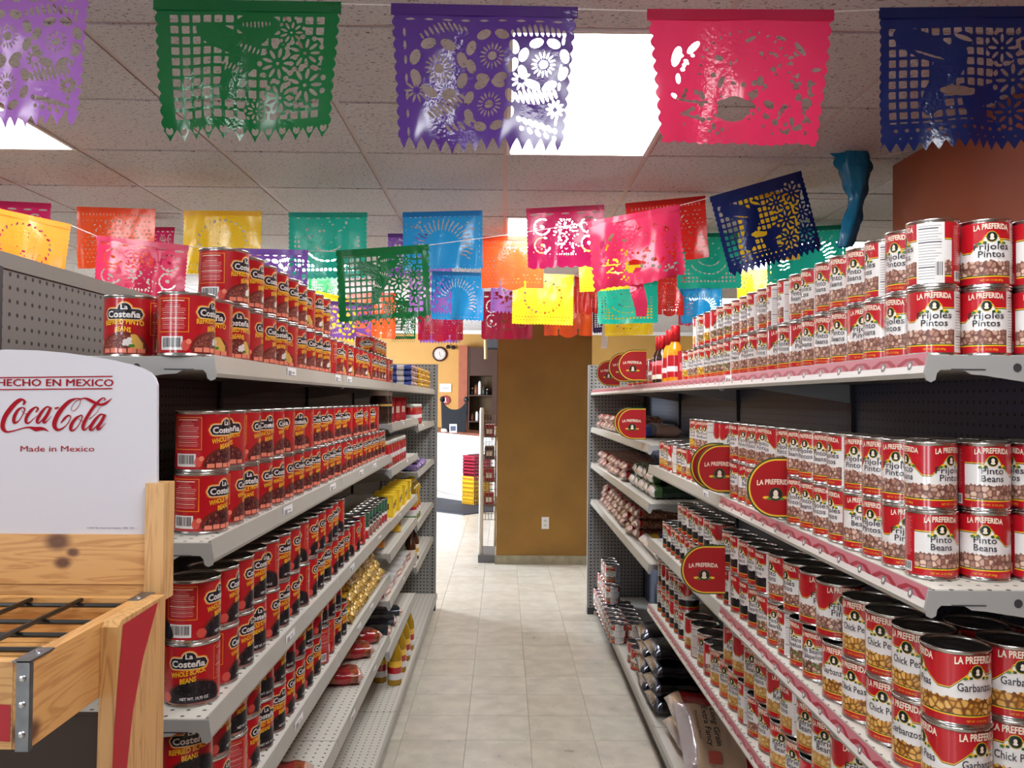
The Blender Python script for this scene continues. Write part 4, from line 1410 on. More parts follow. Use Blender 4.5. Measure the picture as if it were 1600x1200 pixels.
# torn strip of the pink banner
a = PY(1002, 418, 3.73)
q = MB(); pts = []
for k in range(11):
    t = k / 10
    w = .012 + .016 * math.sin(t * 3.0 + .2) + .012 * t
    cx = -.01 - .012 * math.sin(5 * t); 
    pts += [(cx - w, .01 * math.sin(7 * t), -.22 * t), (cx + w, .01 * math.sin(7 * t + 1), -.22 * t)]
q.add(pts, [(2 * k, 2 * k + 1, 2 * k + 3, 2 * k + 2) for k in range(10)])
s_ = q.build('torn_strip', film_mat('film_pink', FILM['pink']), None, a, True)
tag(s_, 'narrow torn pink film strip dangling before the aqua banner', 'streamer')
# third string, further off
g = 'small banners on the third string'
dD = 6.3
e = []
for (c, fn, x0, y0, x1, y1, h, d, lab) in (
        ('yellow', D_wreath, 480, 452, 560, 470, 66, 6.3, 'yellow banner half hidden behind the top red cans'),
        ('violet', D_purple, 498, 470, 582, 475, 60, 6.0, 'pale violet dotted banner by the far red cans'),
        ('sky', D_sun, 675, 424, 757, 427, 80, 6.3, 'small sky-blue sunburst banner beneath the larger one'),
        ('lilac', D_purple, 640, 412, 707, 414, 80, 6.6, 'small lilac banner half hidden by the green lattice banner'),
        ('lilac', D_purple, 767, 425, 851, 428, 66, 6.5, 'small lilac banner behind the orange-red lobed one'),
        ('yellow', D_wreath, 801, 427, 897, 430, 80, 6.2, 'lemon-yellow wreath banner in the middle of the aisle'),
        ('yellow', D_wreath, 903, 386, 1000, 380, 72, 5.6, 'yellow banner showing below the hanging pink one'),
        ('teal', D_teal, 933, 442, 1028, 440, 66, 6.2, 'aqua banner with lattice, just above the round red signs'),
        ('red', D_lobes, 1022, 428, 1072, 430, 66, 6.4, 'narrow red banner behind the sauce bottles'),
        ('teal', D_teal, 1056, 366, 1158, 364, 88, 5.8, 'deep teal banner beyond the navy one'),
        ('sky', D_sun, 1062, 452, 1128, 448, 58, 6.4, 'dim blue banner above the sauce bottles'),
        ('yellow', D_wreath, 1152, 302, 1248, 300, 108, 4.9, 'yellow banner seen through the tilted navy one'),
        ('yellow', D_wreath, 1150, 424, 1210, 420, 50, 6.3, 'yellow banner just above the farthest white cans'),
        ('teal', D_sun, 1196, 358, 1322, 352, 92, 5.0, 'dark blue-green sunburst banner against a ceiling light'),
        ('violet', D_purple, 606, 366, 668, 366, 70, 6.9, 'dull violet banner behind the upper sky-blue one'),
        ('magenta', D_scroll, 236, 356, 273, 356, 60, 6.4, 'far magenta banner between orange-red and yellow ones')):
    e.append((d, banner(c, fn, x0, y0, x1, y1, h, d, lab, 64, g)))
banner('orange', D_lobes, 752, 370, 850, 370, 84, 5.3, 'small orange-red lobed banner in the middle of the aisle', 76, g)
string([PY(670, 382, 5.3), PY(752, 371, 5.3), PY(850, 370, 5.3), PY(917, 352, 5.3)], 'short string at the small orange-red banner')
def strung(lst, label):
    lst = sorted(lst, key=lambda ab: ab[0].x)
    pts = []
    for a_, b_ in lst:
        if pts and a_.x < pts[-1].x: pts.append((pts[-1] + a_) / 2 + Vector((0, .06, -.01)))
        pts += [a_, b_]
    p, q_ = pts[0], pts[-1]
    string([Vector((p.x - .5, p.y, CZ - .03))] + pts + [Vector((q_.x + .5, q_.y, CZ - .03))], label)
strung([ab for d_, ab in e if d_ <= 5.2], 'string of the yellow and dark sunburst banners beyond the navy one')
strung([ab for d_, ab in e if 5.2 < d_ <= 5.9], 'string of the deep teal banner and its yellow neighbour')
strung([ab for d_, ab in e if d_ > 5.9], 'string of the small far banners')
e = []
# farthest row
g = 'banners on the farthest string'
for (c, fn, x0, y0, x1, y1, h, d, lab) in (
        ('orange', D_lobes, 541, 458, 619, 458, 74, 7.6, 'far orange banner showing under the green one'),
        ('green', D_green, 612, 470, 650, 470, 66, 7.7, 'far green banner strip behind the orange lobes'),
        ('maroon', D_lobes, 653, 470, 724, 470, 64, 7.6, 'far crimson banner under the small sunburst'),
        ('violet', D_purple, 656, 482, 720, 482, 56, 7.9, 'far violet banner edge below the crimson one'),
        ('maroon', D_scroll, 752, 456, 832, 456, 76, 7.6, 'far maroon banner left of the yellow wreath one'),
        ('orange', D_lobes, 850, 448, 926, 448, 80, 7.6, 'far orange-red banner in front of the ochre pillar'),
        ('red', D_lobes, 898, 432, 940, 432, 60, 7.4, 'far red banner above the pillar edge'),
        ('navy', D_navy, 926, 478, 985, 476, 44, 8.0, 'far navy banner edge under the aqua one'),
        ('yellow', D_wreath, 944, 480, 1020, 478, 46, 7.2, 'far dull yellow banner edge under the aqua one'),
        ('green', D_green, 482, 424, 540, 424, 60, 7.4, 'far green banner edge under the teal one'),
        ('maroon', D_lobes, 1060, 470, 1090, 470, 40, 7.4, 'far maroon banner behind the sauce bottles')):
    e.append(banner(c, fn, x0, y0, x1, y1, h, d, lab, 56, g))
strung(e, 'farthest string of small banners')
# twisted crepe tail by the orange wall
q = MB(); pts = []; NR = 40; NK = 14
top = PY(1330, 238, 3.5)
for j in range(NR + 1):
    t = j / NR
    px = 1332 + 6 * math.sin(3 * t) - 28 * max(0, t - .5); py = 236 + 150 * t
    c = PY(px, py, 3.5)
    w = (.058 - .026 * t + .010 * math.sin(9 * t)) 
    tw = 1.2 * t
    for k in range(NK):
        a = 2 * PI * k / NK
        rr = w * (1 + .28 * math.sin(5 * a + 9 * t) + .10 * math.sin(9 * a - 31 * t))
        x, y = rr * math.cos(a), rr * .7 * math.sin(a)
        pts.append((c.x - top.x + x * math.cos(tw) - y * math.sin(tw), c.y - top.y + x * math.sin(tw) * .6 + y * math.cos(tw), c.z - top.z))
q.add(pts, [(j * NK + k, j * NK + (k + 1) % NK, (j + 1) * NK + (k + 1) % NK, (j + 1) * NK + k) for j in range(NR) for k in range(NK)])
q.add([pts[k] for k in range(NK)], [tuple(range(NK))])
tw = tag(q.build('twisted_streamer', film_mat('film_blue_tail', (20, 122, 164), .3), None, top, True), 'twisted blue crepe tail hanging from the ceiling by the orange wall', 'streamer')
q = MB(); q.add([(-.10, 0, .0), (0.04, 0, .01), (.05, .0, -.02), (-.06, 0, -.03)], [(0, 1, 2, 3)]); q.build('tail_flap', film_mat('film_blue_tail', (20, 122, 164)), tw)
# ------------------------------------------------------------------ wooden display stand with white header
PINE = (217, 167, 104); PINED = (168, 110, 56)
DS = 1.33
sgn = empty('display_stand', (-.95, 1.2, 0))
tag(sgn, 'pine display stand with red painted swoosh and white drink header sign', 'display stand')
O = Vector((-.95, 1.2, 0))
def loc(p): return Vector(p) - O
def pw(px, py, d=DS): return PY(px, py, d) - O
KN = [((PY(93, 845, DS) - O)[:], .012), ((PY(117, 862, DS) - O)[:], .006), ((PY(101, 878, DS) - O)[:], .008)]
W_back = wood_mat('pine_plank_knotty', PINE, (176, 116, 58), 'X', KN)
W_x = wood_mat('pine_plank', PINE, (176, 116, 58), 'X')
W_y = wood_mat('pine_board_side', (213, 160, 97), (170, 110, 56), 'Y', [((pw(70, 1038, .96))[:], .008), ((pw(75, 1143, .98))[:], .011)])
W_z = wood_mat('pine_post', (219, 174, 116), (180, 128, 74), 'Z')
W_z2 = wood_mat('pine_leg', (212, 165, 106), (160, 106, 58), 'Z')
SW = mat('swoosh_red_paint', (176, 20, 38), .45)
GALV = mat('galvanised_strap', (128, 130, 132), .38, metal=.85, noise=.15, scale=60)
SCREW = mat('screw_head', (210, 210, 212), .25, metal=1)
WIREB = mat('black_wire_coated', (16, 16, 18), .4)
SIGNW = mat('sign_white_board', (206, 205, 214), .4)
COLA = mat('sign_red_ink', (160, 14, 32), .7, spec=.15)
INK = mat('sign_black_ink', (30, 30, 34), .5)
# header sign: bowed top edge with wide rounded corners
q = MB()
half = [(10, 546), (60, 547.5), (100, 551), (140, 556.5), (175, 562.5), (205, 569.5), (222, 575.5), (234, 582), (241, 590), (245, 601)]
prof = [PY(-225, 838, DS), PY(245, 836, DS)] + [PY(a_, b_, DS) for a_, b_ in half[::-1]] + [PY(20 - a_, b_ + 2, DS) for a_, b_ in half[1:]]
prof = [(p.x, p.z) for p in prof]
q.prism([(p[0] - O.x, p[1] - O.z) for p in prof], 'Y', DS - O.y, DS - O.y + .008)
sign = q.build('header_sign', SIGNW, sgn)
q = MB()
def sp(px, py, e=.0008):
    p = PY(px, py, DS); return (p.x - O.x, DS - O.y - e, p.z - O.z)
K1 = DS / F
for k_, (dx_, dz_) in enumerate(((-.35, 0), (.35, 0), (0, .3))):
    flat_text(q, 'HECHO EN MEXICO', 11.4 * K1, 179 * K1, sp(87 + dx_, 603.1 + dz_, .0008 + .0001 * k_), (1, 0, .006), (0, 0, 1), 0, 0)
q.build('heading_lettering', [COLA, INK], sign); q = MB()
for (ya, yb) in ((589.3, 587.2), (607.9, 606.3)):
    q = MB(); q.add([sp(-5, ya + 1.8), sp(176, yb + 1.8), sp(176, yb), sp(-5, ya)], [(0, 1, 2, 3)]); q.build('red_rule', COLA, sign)
q = MB(); flat_text(q, 'Made in Mexico', 9.4 * K1, 114 * K1, sp(90, 705.5), (1, 0, .008), (0, 0, 1), 0, 0); q.build('small_lettering', [COLA, INK], sign)
q = MB(); flat_text(q, '© 2014 The Coca-Cola Company   0982   MX', 2.6 * K1, 72 * K1, sp(173, 826), (1, 0, .004), (0, 0, 1), 1, .0); q.build('fine_print', [COLA, INK], sign)
q = MB()
# script lettering drawn as brush strokes (x, y, brush width on the sign's own small grid)
SE = [.0008]
def script(pts):
    P = [Vector(p) for p in pts]
    out = []
    for i in range(len(P) - 1):
        p0 = P[max(0, i - 1)]; p1 = P[i]; p2 = P[i + 1]; p3 = P[min(len(P) - 1, i + 2)]
        for k in range(7):
            t = k / 7
            out.append(.5 * ((2 * p1) + (p2 - p0) * t + (2 * p0 - 5 * p1 + 4 * p2 - p3) * t * t + (3 * p1 - p0 - 3 * p2 + p3) * t ** 3))
    out.append(P[-1])
    vv = []; n = len(out); SE[0] += .00006
    for i, p in enumerate(out):
        d = (out[min(n - 1, i + 1)] - out[max(0, i - 1)]); d.z = 0
        d.normalize()
        nn = Vector((-d.y, d.x, 0))
        for s_ in (1, -1):
            r_ = p + nn * max(4, p.z) * .5 * s_
            vv.append(sp(r_.x / 8.889, 615 + r_.y / 8.889, SE[0]))
    q.add(vv, [(2 * i, 2 * i + 1, 2 * i + 3, 2 * i + 2) for i in range(n - 1)], 0)
script([(325, 155, 24), (345, 115, 34), (320, 84, 26), (270, 92, 48), (190, 160, 60), (90, 290, 64), (42, 410, 62), (48, 490, 54), (100, 530, 28), (200, 515, 16), (330, 478, 18), (420, 470, 28), (500, 492, 62), (560, 486, 52), (620, 494, 34), (680, 525, 6)])
script([(310, 190, 14), (255, 225, 34), (205, 310, 46), (196, 385, 44), (215, 405, 28), (270, 370, 14), (330, 270, 13), (345, 212, 20), (310, 190, 14)])
script([(305, 225, 7), (325, 262, 8), (360, 280, 8), (395, 270, 8)])
script([(500, 260, 16), (530, 212, 26), (495, 190, 20), (430, 240, 40), (372, 330, 44), (366, 395, 38), (400, 408, 20), (470, 350, 10), (520, 300, 6)])
script([(705, 195, 20), (650, 186, 22), (580, 260, 40), (528, 350, 44), (520, 398, 32), (550, 404, 18), (630, 310, 13), (690, 205, 16)])
script([(712, 190, 32), (664, 290, 40), (612, 375, 42), (622, 404, 24), (665, 375, 12), (722, 308, 5)])
script([(765, 208, 24), (822, 190, 20)])
script([(1130, 75, 18), (1060, 70, 18), (960, 112, 44), (840, 240, 60), (772, 370, 64), (762, 450, 60), (800, 502, 38), (870, 482, 20), (940, 420, 13), (984, 335, 14), (955, 302, 22), (900, 345, 30), (850, 410, 14)])
script([(1125, 78, 10), (1110, 150, 8), (1050, 228, 8), (1005, 236, 8), (1000, 190, 8), (1050, 112, 8), (1120, 76, 12)])
script([(1110, 78, 12), (1180, 65, 22), (1240, 85, 42), (1300, 116, 42), (1380, 150, 34), (1440, 148, 34), (1500, 115, 26), (1562, 60, 4)])
script([(1130, 300, 16), (1060, 340, 34), (1002, 420, 44), (986, 490, 42), (1010, 514, 24), (1070, 470, 13), (1130, 380, 13), (1146, 312, 18), (1120, 300, 14)])
script([(1100, 340, 7), (1120, 372, 8), (1185, 388, 8)])
script([(1445, 100, 8), (1466, 76, 18), (1440, 60, 16), (1390, 90, 26), (1300, 190, 40), (1212, 330, 44), (1162, 440, 48), (1166, 498, 34), (1200, 492, 16), (1270, 420, 8)])
script([(1400, 182, 7), (1335, 280, 7), (1240, 352, 9)])
script([(1455, 300, 20), (1400, 290, 22), (1330, 360, 40), (1272, 450, 44), (1262, 502, 34), (1300, 495, 16), (1380, 410, 13), (1445, 305, 16)])
script([(1466, 290, 32), (1420, 380, 42), (1364, 470, 42), (1374, 500, 24), (1420, 465, 12), (1476, 400, 5)])
q.build('script_lettering', [COLA, INK], sign)
# back plank, corner post, narrow ledge
q = MB(); a = pw(-78, 833); b = pw(233, 912)
q.box(a.x, b.x, DS - O.y - .006, DS - O.y + .02, b.z, a.z); q.build('back_plank', W_back, sgn)
q = MB(); b2 = pw(233, 936); q.box(a.x, b.x, DS - O.y - .004, DS - O.y + .02, b2.z, b.z - .001); q.build('back_plank', W_x, sgn)
q = MB(); a3 = pw(232.5, 754); b3 = pw(258.5, 937)
q.box(a3.x, b3.x, DS - O.y - .012, DS - O.y + .03, b3.z, a3.z); q.build('corner_post', W_z, sgn)
# tray: side board, front board, far board, slats, wire grid
XS = PX(250, 936, -.545).x
TZ = 1.303; TB = 1.203; YN, YF = .972, 1.315
q = MB(); q.box(XS - .018 - O.x, XS - O.x, YN - O.y, YF - O.y, TB, TZ); q.build('side_board', W_y, sgn)
q = MB(); q.box(-1.30 - O.x, XS - .0185 - O.x, YN - O.y, YN + .018 - O.y, TB, TZ); fb = q.build('front_board', W_x, sgn)
q = MB()
v = []; fs = []
for k in range(13):
    t = k / 12
    x = -.60 + .035 - .5 * t + 0.0 - O.x
    zc_ = 1.233 + .030 * t - .02 * t * t; th = .034 * (.55 + .45 * math.cos(t * 2))
    v += [(x, YN - O.y - .0008, zc_ - th / 2 - .004), (x, YN - O.y - .0008, zc_ + th / 2 + .004)]
q.add(v, [(2 * k, 2 * k + 1, 2 * k + 3, 2 * k + 2) for k in range(12)]); q.build('red_swoosh', SW, fb)
q = MB(); q.box(-1.30 - O.x, XS - .0185 - O.x, YF - .018 - O.y, YF - O.y, TB, TZ - .004); q.build('rear_board', W_x, sgn)
for k in range(5):
    y0 = YN + .022 + k * .064
    q = MB(); q.box(-1.30 - O.x, XS - .02 - O.x, y0 - O.y, y0 + .058 - O.y, TB + .028, TB + .042); q.build('tray_slat', W_x, sgn)
q = MB()
zg = TZ - .012
for y in (1.06, 1.125, 1.19, 1.285):
    q.tube([(-1.30 - O.x, y - O.y, zg), (XS - .02 - O.x, y - O.y, zg)], .0036, 6)
for x in (-.648, -.725, -.80, -.88, -.96, -1.04):
    q.tube([(x - O.x, YN + .02 - O.y, zg + .006), (x - O.x, YF - .02 - O.y, zg + .006)], .0036, 6)
q.build('wire_grid', WIREB, sgn)
# galvanised corner strap
q = MB()
q.box(XS - .0135 - O.x, XS + .0016 - O.x, YN - .002 - O.y, YN - O.y, TB - .002, TZ + .0016)
q.box(XS - O.x, XS + .0018 - O.x, YN - O.y, YN + .006 - O.y, TB - .002, TZ)
q.box(XS - .019 - O.x, XS + .0016 - O.x, YN - .002 - O.y, YN + .052 - O.y, TZ, TZ + .0018)
st = q.build('corner_strap', GALV, sgn)
for dz in (.022, .056, .086):
    m = MB(); m.lathe([(.0042, 0), (.0036, .0016), (.0015, .0022)], 10); s_ = m.build('screw', SCREW, st, (XS - .006 - O.x, YN - .002 - O.y, TB + dz - .004)); s_.rotation_euler = (PI / 2, 0, 0)
m = MB(); m.lathe([(.0042, 0), (.0036, .0016), (.0015, .0022)], 10); s_ = m.build('screw', SCREW, st, (XS - .0095 - O.x, YN + .036 - O.y, TZ + .0018))
q = MB(); q.box(XS - .019 - O.x, XS + .0016 - O.x, YF - .05 - O.y, YF - O.y, TZ, TZ + .0018)
st2 = q.build('corner_strap', GALV, sgn)
m = MB(); m.lathe([(.0042, 0), (.0036, .0016), (.0015, .0022)], 10); m.build('screw', SCREW, st2, (XS - .0095 - O.x, YF - .035 - O.y, TZ + .0018))
# leaning legs (right one seen), with red swoosh on the outer face
def leg(x0, x1, parent, swoosh):
    q = MB()
    zt_ = 1.3045
    q.prism([(1.142 - O.y, 1.297), (1.152 - O.y, zt_), (1.30 - O.y, zt_), (1.30 - O.y, .7), (1.29 - O.y, 0), (1.10 - O.y, 0), (1.128 - O.y, .8)], 'X', x0 - O.x, x1 - O.x)
    l = q.build('leg', W_z2, parent)
    if swoosh:
        m = MB(); v = []
        for k in range(15):
            t = k / 14
            z = 1.300 - .95 * t
            ya = 1.155 - .022 * min(1, t * 6) - .02 * t
            wd = .082 * (1 - t) ** 9 + .034 + .012 * t
            v += [(x1 - O.x + .0008, ya - O.y, z - .003 * (k == 0)), (x1 - O.x + .0008, ya + wd - O.y, z)]
        m.add(v, [(2 * k, 2 * k + 1, 2 * k + 3, 2 * k + 2) for k in range(14)]); m.build('red_swoosh', SW, l)
    return l
leg(XS + .0005, XS + .024, sgn, True)
leg(-1.33, -1.306, sgn, False)
q = MB(); q.box(-.71 - O.x, -.655 - O.x, 1.02 - O.y, 1.045 - O.y, 0, TB - .002); q.build('front_leg', W_z, sgn)
q = MB(); q.box(-1.30 - O.x, XS - .01 - O.x, 1.29 - O.y, 1.31 - O.y, .35, 1.12); q.build('shade_sheet', mat('stand_shadow_board', (70, 58, 50), .7), sgn)  # dark sheet added to stand for the deep shade beneath the tray

# ------------------------------------------------------------------ round shelf signs
SR = mat('shelf_sign_red', (166, 24, 30), .4); SY = mat('shelf_sign_yellow', (236, 190, 60), .4); SG = mat('shelf_sign_green', (30, 72, 34), .4)
def round_sign():
    q = MB(); R = .074
    def shape(r, y, mi, cut=.060):
        pts = []
        for k in range(33):
            a = PI / 2 + PI * k / 32
            pts.append((r * math.cos(a), y, r * math.sin(a)))
        ya = r
        pts = [(cut, y, r)] + pts + [(cut, y, -r)]
        q.add(pts, [tuple(range(len(pts)))], mi)
    pts = [(.060, R)] + [(R * math.cos(PI / 2 + PI * k / 32), R * math.sin(PI / 2 + PI * k / 32)) for k in range(33)] + [(.060, -R)]
    q.prism(pts, 'Y', -.0012, .0012, 2)
    shape(R - .0035, -.0017, 1); shape(R - .0075, -.0021, 0)
    base = q.mesh('shelf_sign', [SR, SY, SG])
    e = MB()
    flat_text(e, 'LA PREFERIDA', .0125, .088, (-.006, -.0026, .006), (1, 0, 0), (0, 0, 1), 0, .03, 0, .003)
    def disc(cx, cz, a, b, y, mi):
        e.add([(cx + a * math.cos(2 * PI * k / 16), y, cz + b * math.sin(2 * PI * k / 16)) for k in range(16)], [tuple(range(16))], mi)
    disc(-.004, -.016, .0175, .0165, -.0024, 2); disc(-.004, -.016, .0145, .0135, -.0026, 3); disc(-.004, -.014, .006, .0085, -.0028, 0); disc(-.004, -.023, .008, .004, -.0028, 0)
    for s_ in (-1, 1):
        disc(-.004 + s_ * .024, -.024, .008, .0035, -.0026, 1); disc(-.004 + s_ * .016, -.027, .006, .003, -.0027, 4)
    em = e.mesh('sign_print', [K['cream'], SY, SG, K['black'], K['leaf']])
    root = obj('shelf_sign', base); root['category'] = 'shelf sign'
    obj('sign_print', em, root)
    return Proto(root)
RSN = round_sign()
for (px, py, d, lab) in ((1214, 762, 2.038, 'round red-and-yellow sign nearest the camera on the second white-can shelf'),
                         (1126, 732, 2.545, 'front round red sign of the pair halfway along the second white-can shelf'),
                         (1115, 729, 2.60, 'rear round red sign of the pair halfway along the second white-can shelf'),
                         (1102, 890, 2.52, 'round red sign among the white black-bean cans, third shelf'),
                         (990, 571, 3.92, 'front round red sign of three on the top shelf by sauce bottles'),
                         (973, 574, 4.22, 'middle round red sign of three on the top shelf by sauce bottles'),
                         (952, 583, 4.75, 'rearmost round red sign of three on the top shelf by sauce bottles'),
                         (989, 662, 3.9, 'front round red sign of the pair beside the bagged goods, under the sauces'),
                         (983, 660, 4.05, 'rear round red sign of the pair beside the bagged goods, under the sauces')):
    p = PY(px, py, d)
    RSN.put(p, 0.0, lab, 'round shelf signs')

# ------------------------------------------------------------------ bottles, jars, boxes, bags
def bottle_proto(name, cat, prof, glass, cap, cap_c, lab_rng, lab_cols, n=20):
    """prof: body profile; cap: (r, z0, z1); label band (z0, z1) with colour slots"""
    q = MB().lathe(prof, n)
    root = q.build(name, glass, None, None, True); root['category'] = cat
    z0, z1 = lab_rng
    R = max(p[0] for p in prof) + .0006
    m = MB(); nb = len(lab_cols)
    zz = [z0 + (z1 - z0) * k / nb for k in range(nb + 1)]
    m.lathe([(R, z) for z in zz], n, mis=list(range(nb)), cap0=False, cap1=False)
    m.build('label', lab_cols, root, None, True)
    c = MB().lathe([(cap[0], cap[1]), (cap[0], cap[2] - .002), (cap[0] - .002, cap[2])], 14)
    c.build('cap', cap_c, root, None, True)
    return Proto(root)

OIL, _nt, _b = new_mat('oil_bottle'); _b.inputs['Base Color'].default_value = (*lin((206, 160, 30)), 1); _b.inputs['Roughness'].default_value = .08; _b.inputs['Transmission Weight'].default_value = .35
AMB, _nt, _b = new_mat('amber_sauce_bottle'); _b.inputs['Base Color'].default_value = (*lin((84, 44, 18)), 1); _b.inputs['Roughness'].default_value = .1; _b.inputs['Coat Weight'].default_value = .5
HOT, _nt, _b = new_mat('hot_sauce_bottle'); _b.inputs['Base Color'].default_value = (*lin((238, 150, 30)), 1); _b.inputs['Roughness'].default_value = .1; _b.inputs['Coat Weight'].default_value = .6
DRK, _nt, _b = new_mat('dark_sauce_bottle'); _b.inputs['Base Color'].default_value = (*lin((52, 26, 20)), 1); _b.inputs['Roughness'].default_value = .1; _b.inputs['Coat Weight'].default_value = .6
HS_P = [(.024, 0), (.026, .004), (.026, .088), (.0255, .092), (.020, .108), (.0135, .120), (.0125, .150), (.0125, .165)]
RCAP = mat('red_shrink_cap', (196, 24, 30), .3, noise=.25, scale=160)
hot = bottle_proto('sauce_bottle', 'bottle', HS_P, HOT, (.0142, .121, .170), RCAP, (.016, .080), [K['red'], K['white'], K['red'], K['dred']])
drk = bottle_proto('sauce_bottle', 'bottle', HS_P, DRK, (.0142, .121, .170), RCAP, (.016, .080), [K['cream'], K['dred'], K['red'], K['pink']])
Zt = 1.6875
hot.put((.707, 3.42, Zt), 0, 'orange hot sauce bottle with red shrink cap, nearest of the sauces', 'sauce bottles on the top shelf', None).scale = (1.35, 1.35, 1.38)
for i, (x, y, lab) in enumerate(((.712, 3.56, 'orange sauce bottle just behind the nearest one'),)):
    hot.put((x, y, Zt), .8, lab, 'sauce bottles on the top shelf').scale = (1.3, 1.3, 1.34)
for i, (x, y, lab) in enumerate(((.700, 3.66, 'dark sauce bottle with red cap, nearer of the two'), (.700, 3.74, 'dark sauce bottle with red cap, farther of the two'))):
    drk.put((x, y, Zt), .5 * i, lab, 'sauce bottles on the top shelf').scale = (1.2, 1.2, 1.25)
# oil bottles
OB = [(.034, 0), (.037, .006), (.037, .14), (.034, .165), (.022, .20), (.014, .225), (.013, .245)]
oil = bottle_proto('oil_bottle', 'bottle', OB, OIL, (.0155, .238, .262), mat('cap_red', (196, 26, 36), .35), (.03, .125), [K['white'], K['red'], K['yellow']])
for i in range(8):
    oil.put((-.555 - .082 * (i % 2), 4.36 + (i // 2) * .2 + .04 * (i % 2), .1305), .4 * i, 'golden cooking-oil bottle with red cap, %s on the base shelf of the red-can unit' % ORD[i], 'oil bottles on the base shelf')
OJ = [(.046, 0), (.05, .008), (.05, .10), (.044, .15), (.04, .17), (.05, .185), (.05, .215), (.03, .235), (.018, .245), (.018, .26)]
jug = bottle_proto('oil_jug', 'bottle', OJ, OIL, (.021, .252, .278), mat('cap_yellow', (232, 190, 40), .35), (.02, .098), [K['leaf'], K['white'], K['white'], K['red']])
for i in range(3):
    jug.put((-.60, 5.36 + .115 * i, .8255), .3 * i, 'big oil jug with white label, %s of three beside the far end panel' % ORD[i], 'oil jugs at the far end')
VB = [(.028, 0), (.03, .005), (.03, .12), (.026, .14), (.012, .17), (.011, .2)]
vin = bottle_proto('vinegar_bottle', 'bottle', VB, AMB, (.0135, .192, .212), mat('cap_brown', (90, 40, 24), .4), (.025, .10), [K['cream'], K['chip'], K['cream']])
for i in range(4):
    vin.put((-.575 - .02 * (i % 2), 5.26 + .105 * i, .5655), .2 * i, 'brown sauce bottle with cream label, %s at the far end, above the oil' % ORD[i], 'brown bottles at the far end')
# jars
JB = [(.036, 0), (.040, .005), (.040, .10), (.036, .112), (.035, .12)]
jar = bottle_proto('salsa_jar', 'jar', JB, mat('salsa_red', (170, 40, 26), .2, noise=.3, scale=60, coat=.5), (.038, .113, .132), mat('lid_white', (226, 222, 214), .35), (.02, .09), [K['red'], K['white'], K['red']])
for i in range(8):
    jar.put((-.588, 4.04 + .095 * i, 1.2755), .5 * i, 'salsa jar with white lid, %s along its short shelf by yellow boxes' % ORD[i], 'salsa jars on the far red-can shelves')
for i in range(4):
    jar.put((-.588, 5.30 + .1 * i, 1.4455), .3 * i, 'white-and-red jar, %s on the small uppermost far shelf' % ORD[i], 'jars at the far end panel')
CB = [(.044, 0), (.047, .006), (.047, .12), (.042, .135), (.042, .14)]
cof = bottle_proto('coffee_jar', 'jar', CB, mat('coffee_brown', (52, 28, 18), .25, coat=.5), (.046, .135, .185), mat('coffee_lid_cream', (216, 204, 188), .4), (.075, .105), [K['black'], K['chip'], K['black']])
for i in range(2):
    cof.put((-.60, 4.03 + .115 * i, 1.4905), 0, 'dark coffee jar with tall cream lid, %s from the near end' % ('first', 'second')[i], 'coffee jars')
# far darker tins with green band, further along the third shelf
def tin_simple(name, r, h, bands, label):
    b, l = tin_meshes(r, h)
    root = obj(name, b); root['category'] = 'can'
    obj('lid', l, root)
    L = Label(r, ALLM); C = 2 * PI * r; z0, z1 = .0065, h - .0065
    z = z0
    for key, fr_ in bands:
        L.strip(0, C, 28, z, z + (z1 - z0) * fr_, key, 0); z += (z1 - z0) * fr_
    for c in (0, C / 2):
        L.rrect(c, h * .6, .03, .012, .010, 'black', .0004); L.text(label, c, h * .56, .010, .05, 'white', .001, 0)
        L.ell(c, h * .25, .03, .018, 'pinto', .0005, 12)
    obj('paper_label', L.done('paper_label'), root)
    return Proto(root)
gt = tin_simple('salsa_can', .043, .112, [('red', .3), ('white', .14), ('teal', .56)], 'Costeña')
for i in range(7):
    gt.put((-.600, 3.50 + .089 * i, 1.0205 + (.005 if 3.5 + .089 * i < 3.97 else 0)), .2 - .3 * i, 'green-and-red can, %s beyond the red cans on the third shelf' % ORD[i], 'green-and-red cans')
# canisters
ca = tin_simple('canister', .04, .20, [('orange', .2), ('cream', .6), ('orange', .2)], 'SAL')
ca.put((-.62, 4.12, .8755), 0, 'tall orange-and-white canister standing alone under the yellow boxes')
cy = tin_simple('canister', .038, .21, [('yellow', .85), ('chip', .15)], 'POZOLE')
cy.put((-.60, 4.62, .8755), 0, 'tall yellow canister farther along than the orange one')
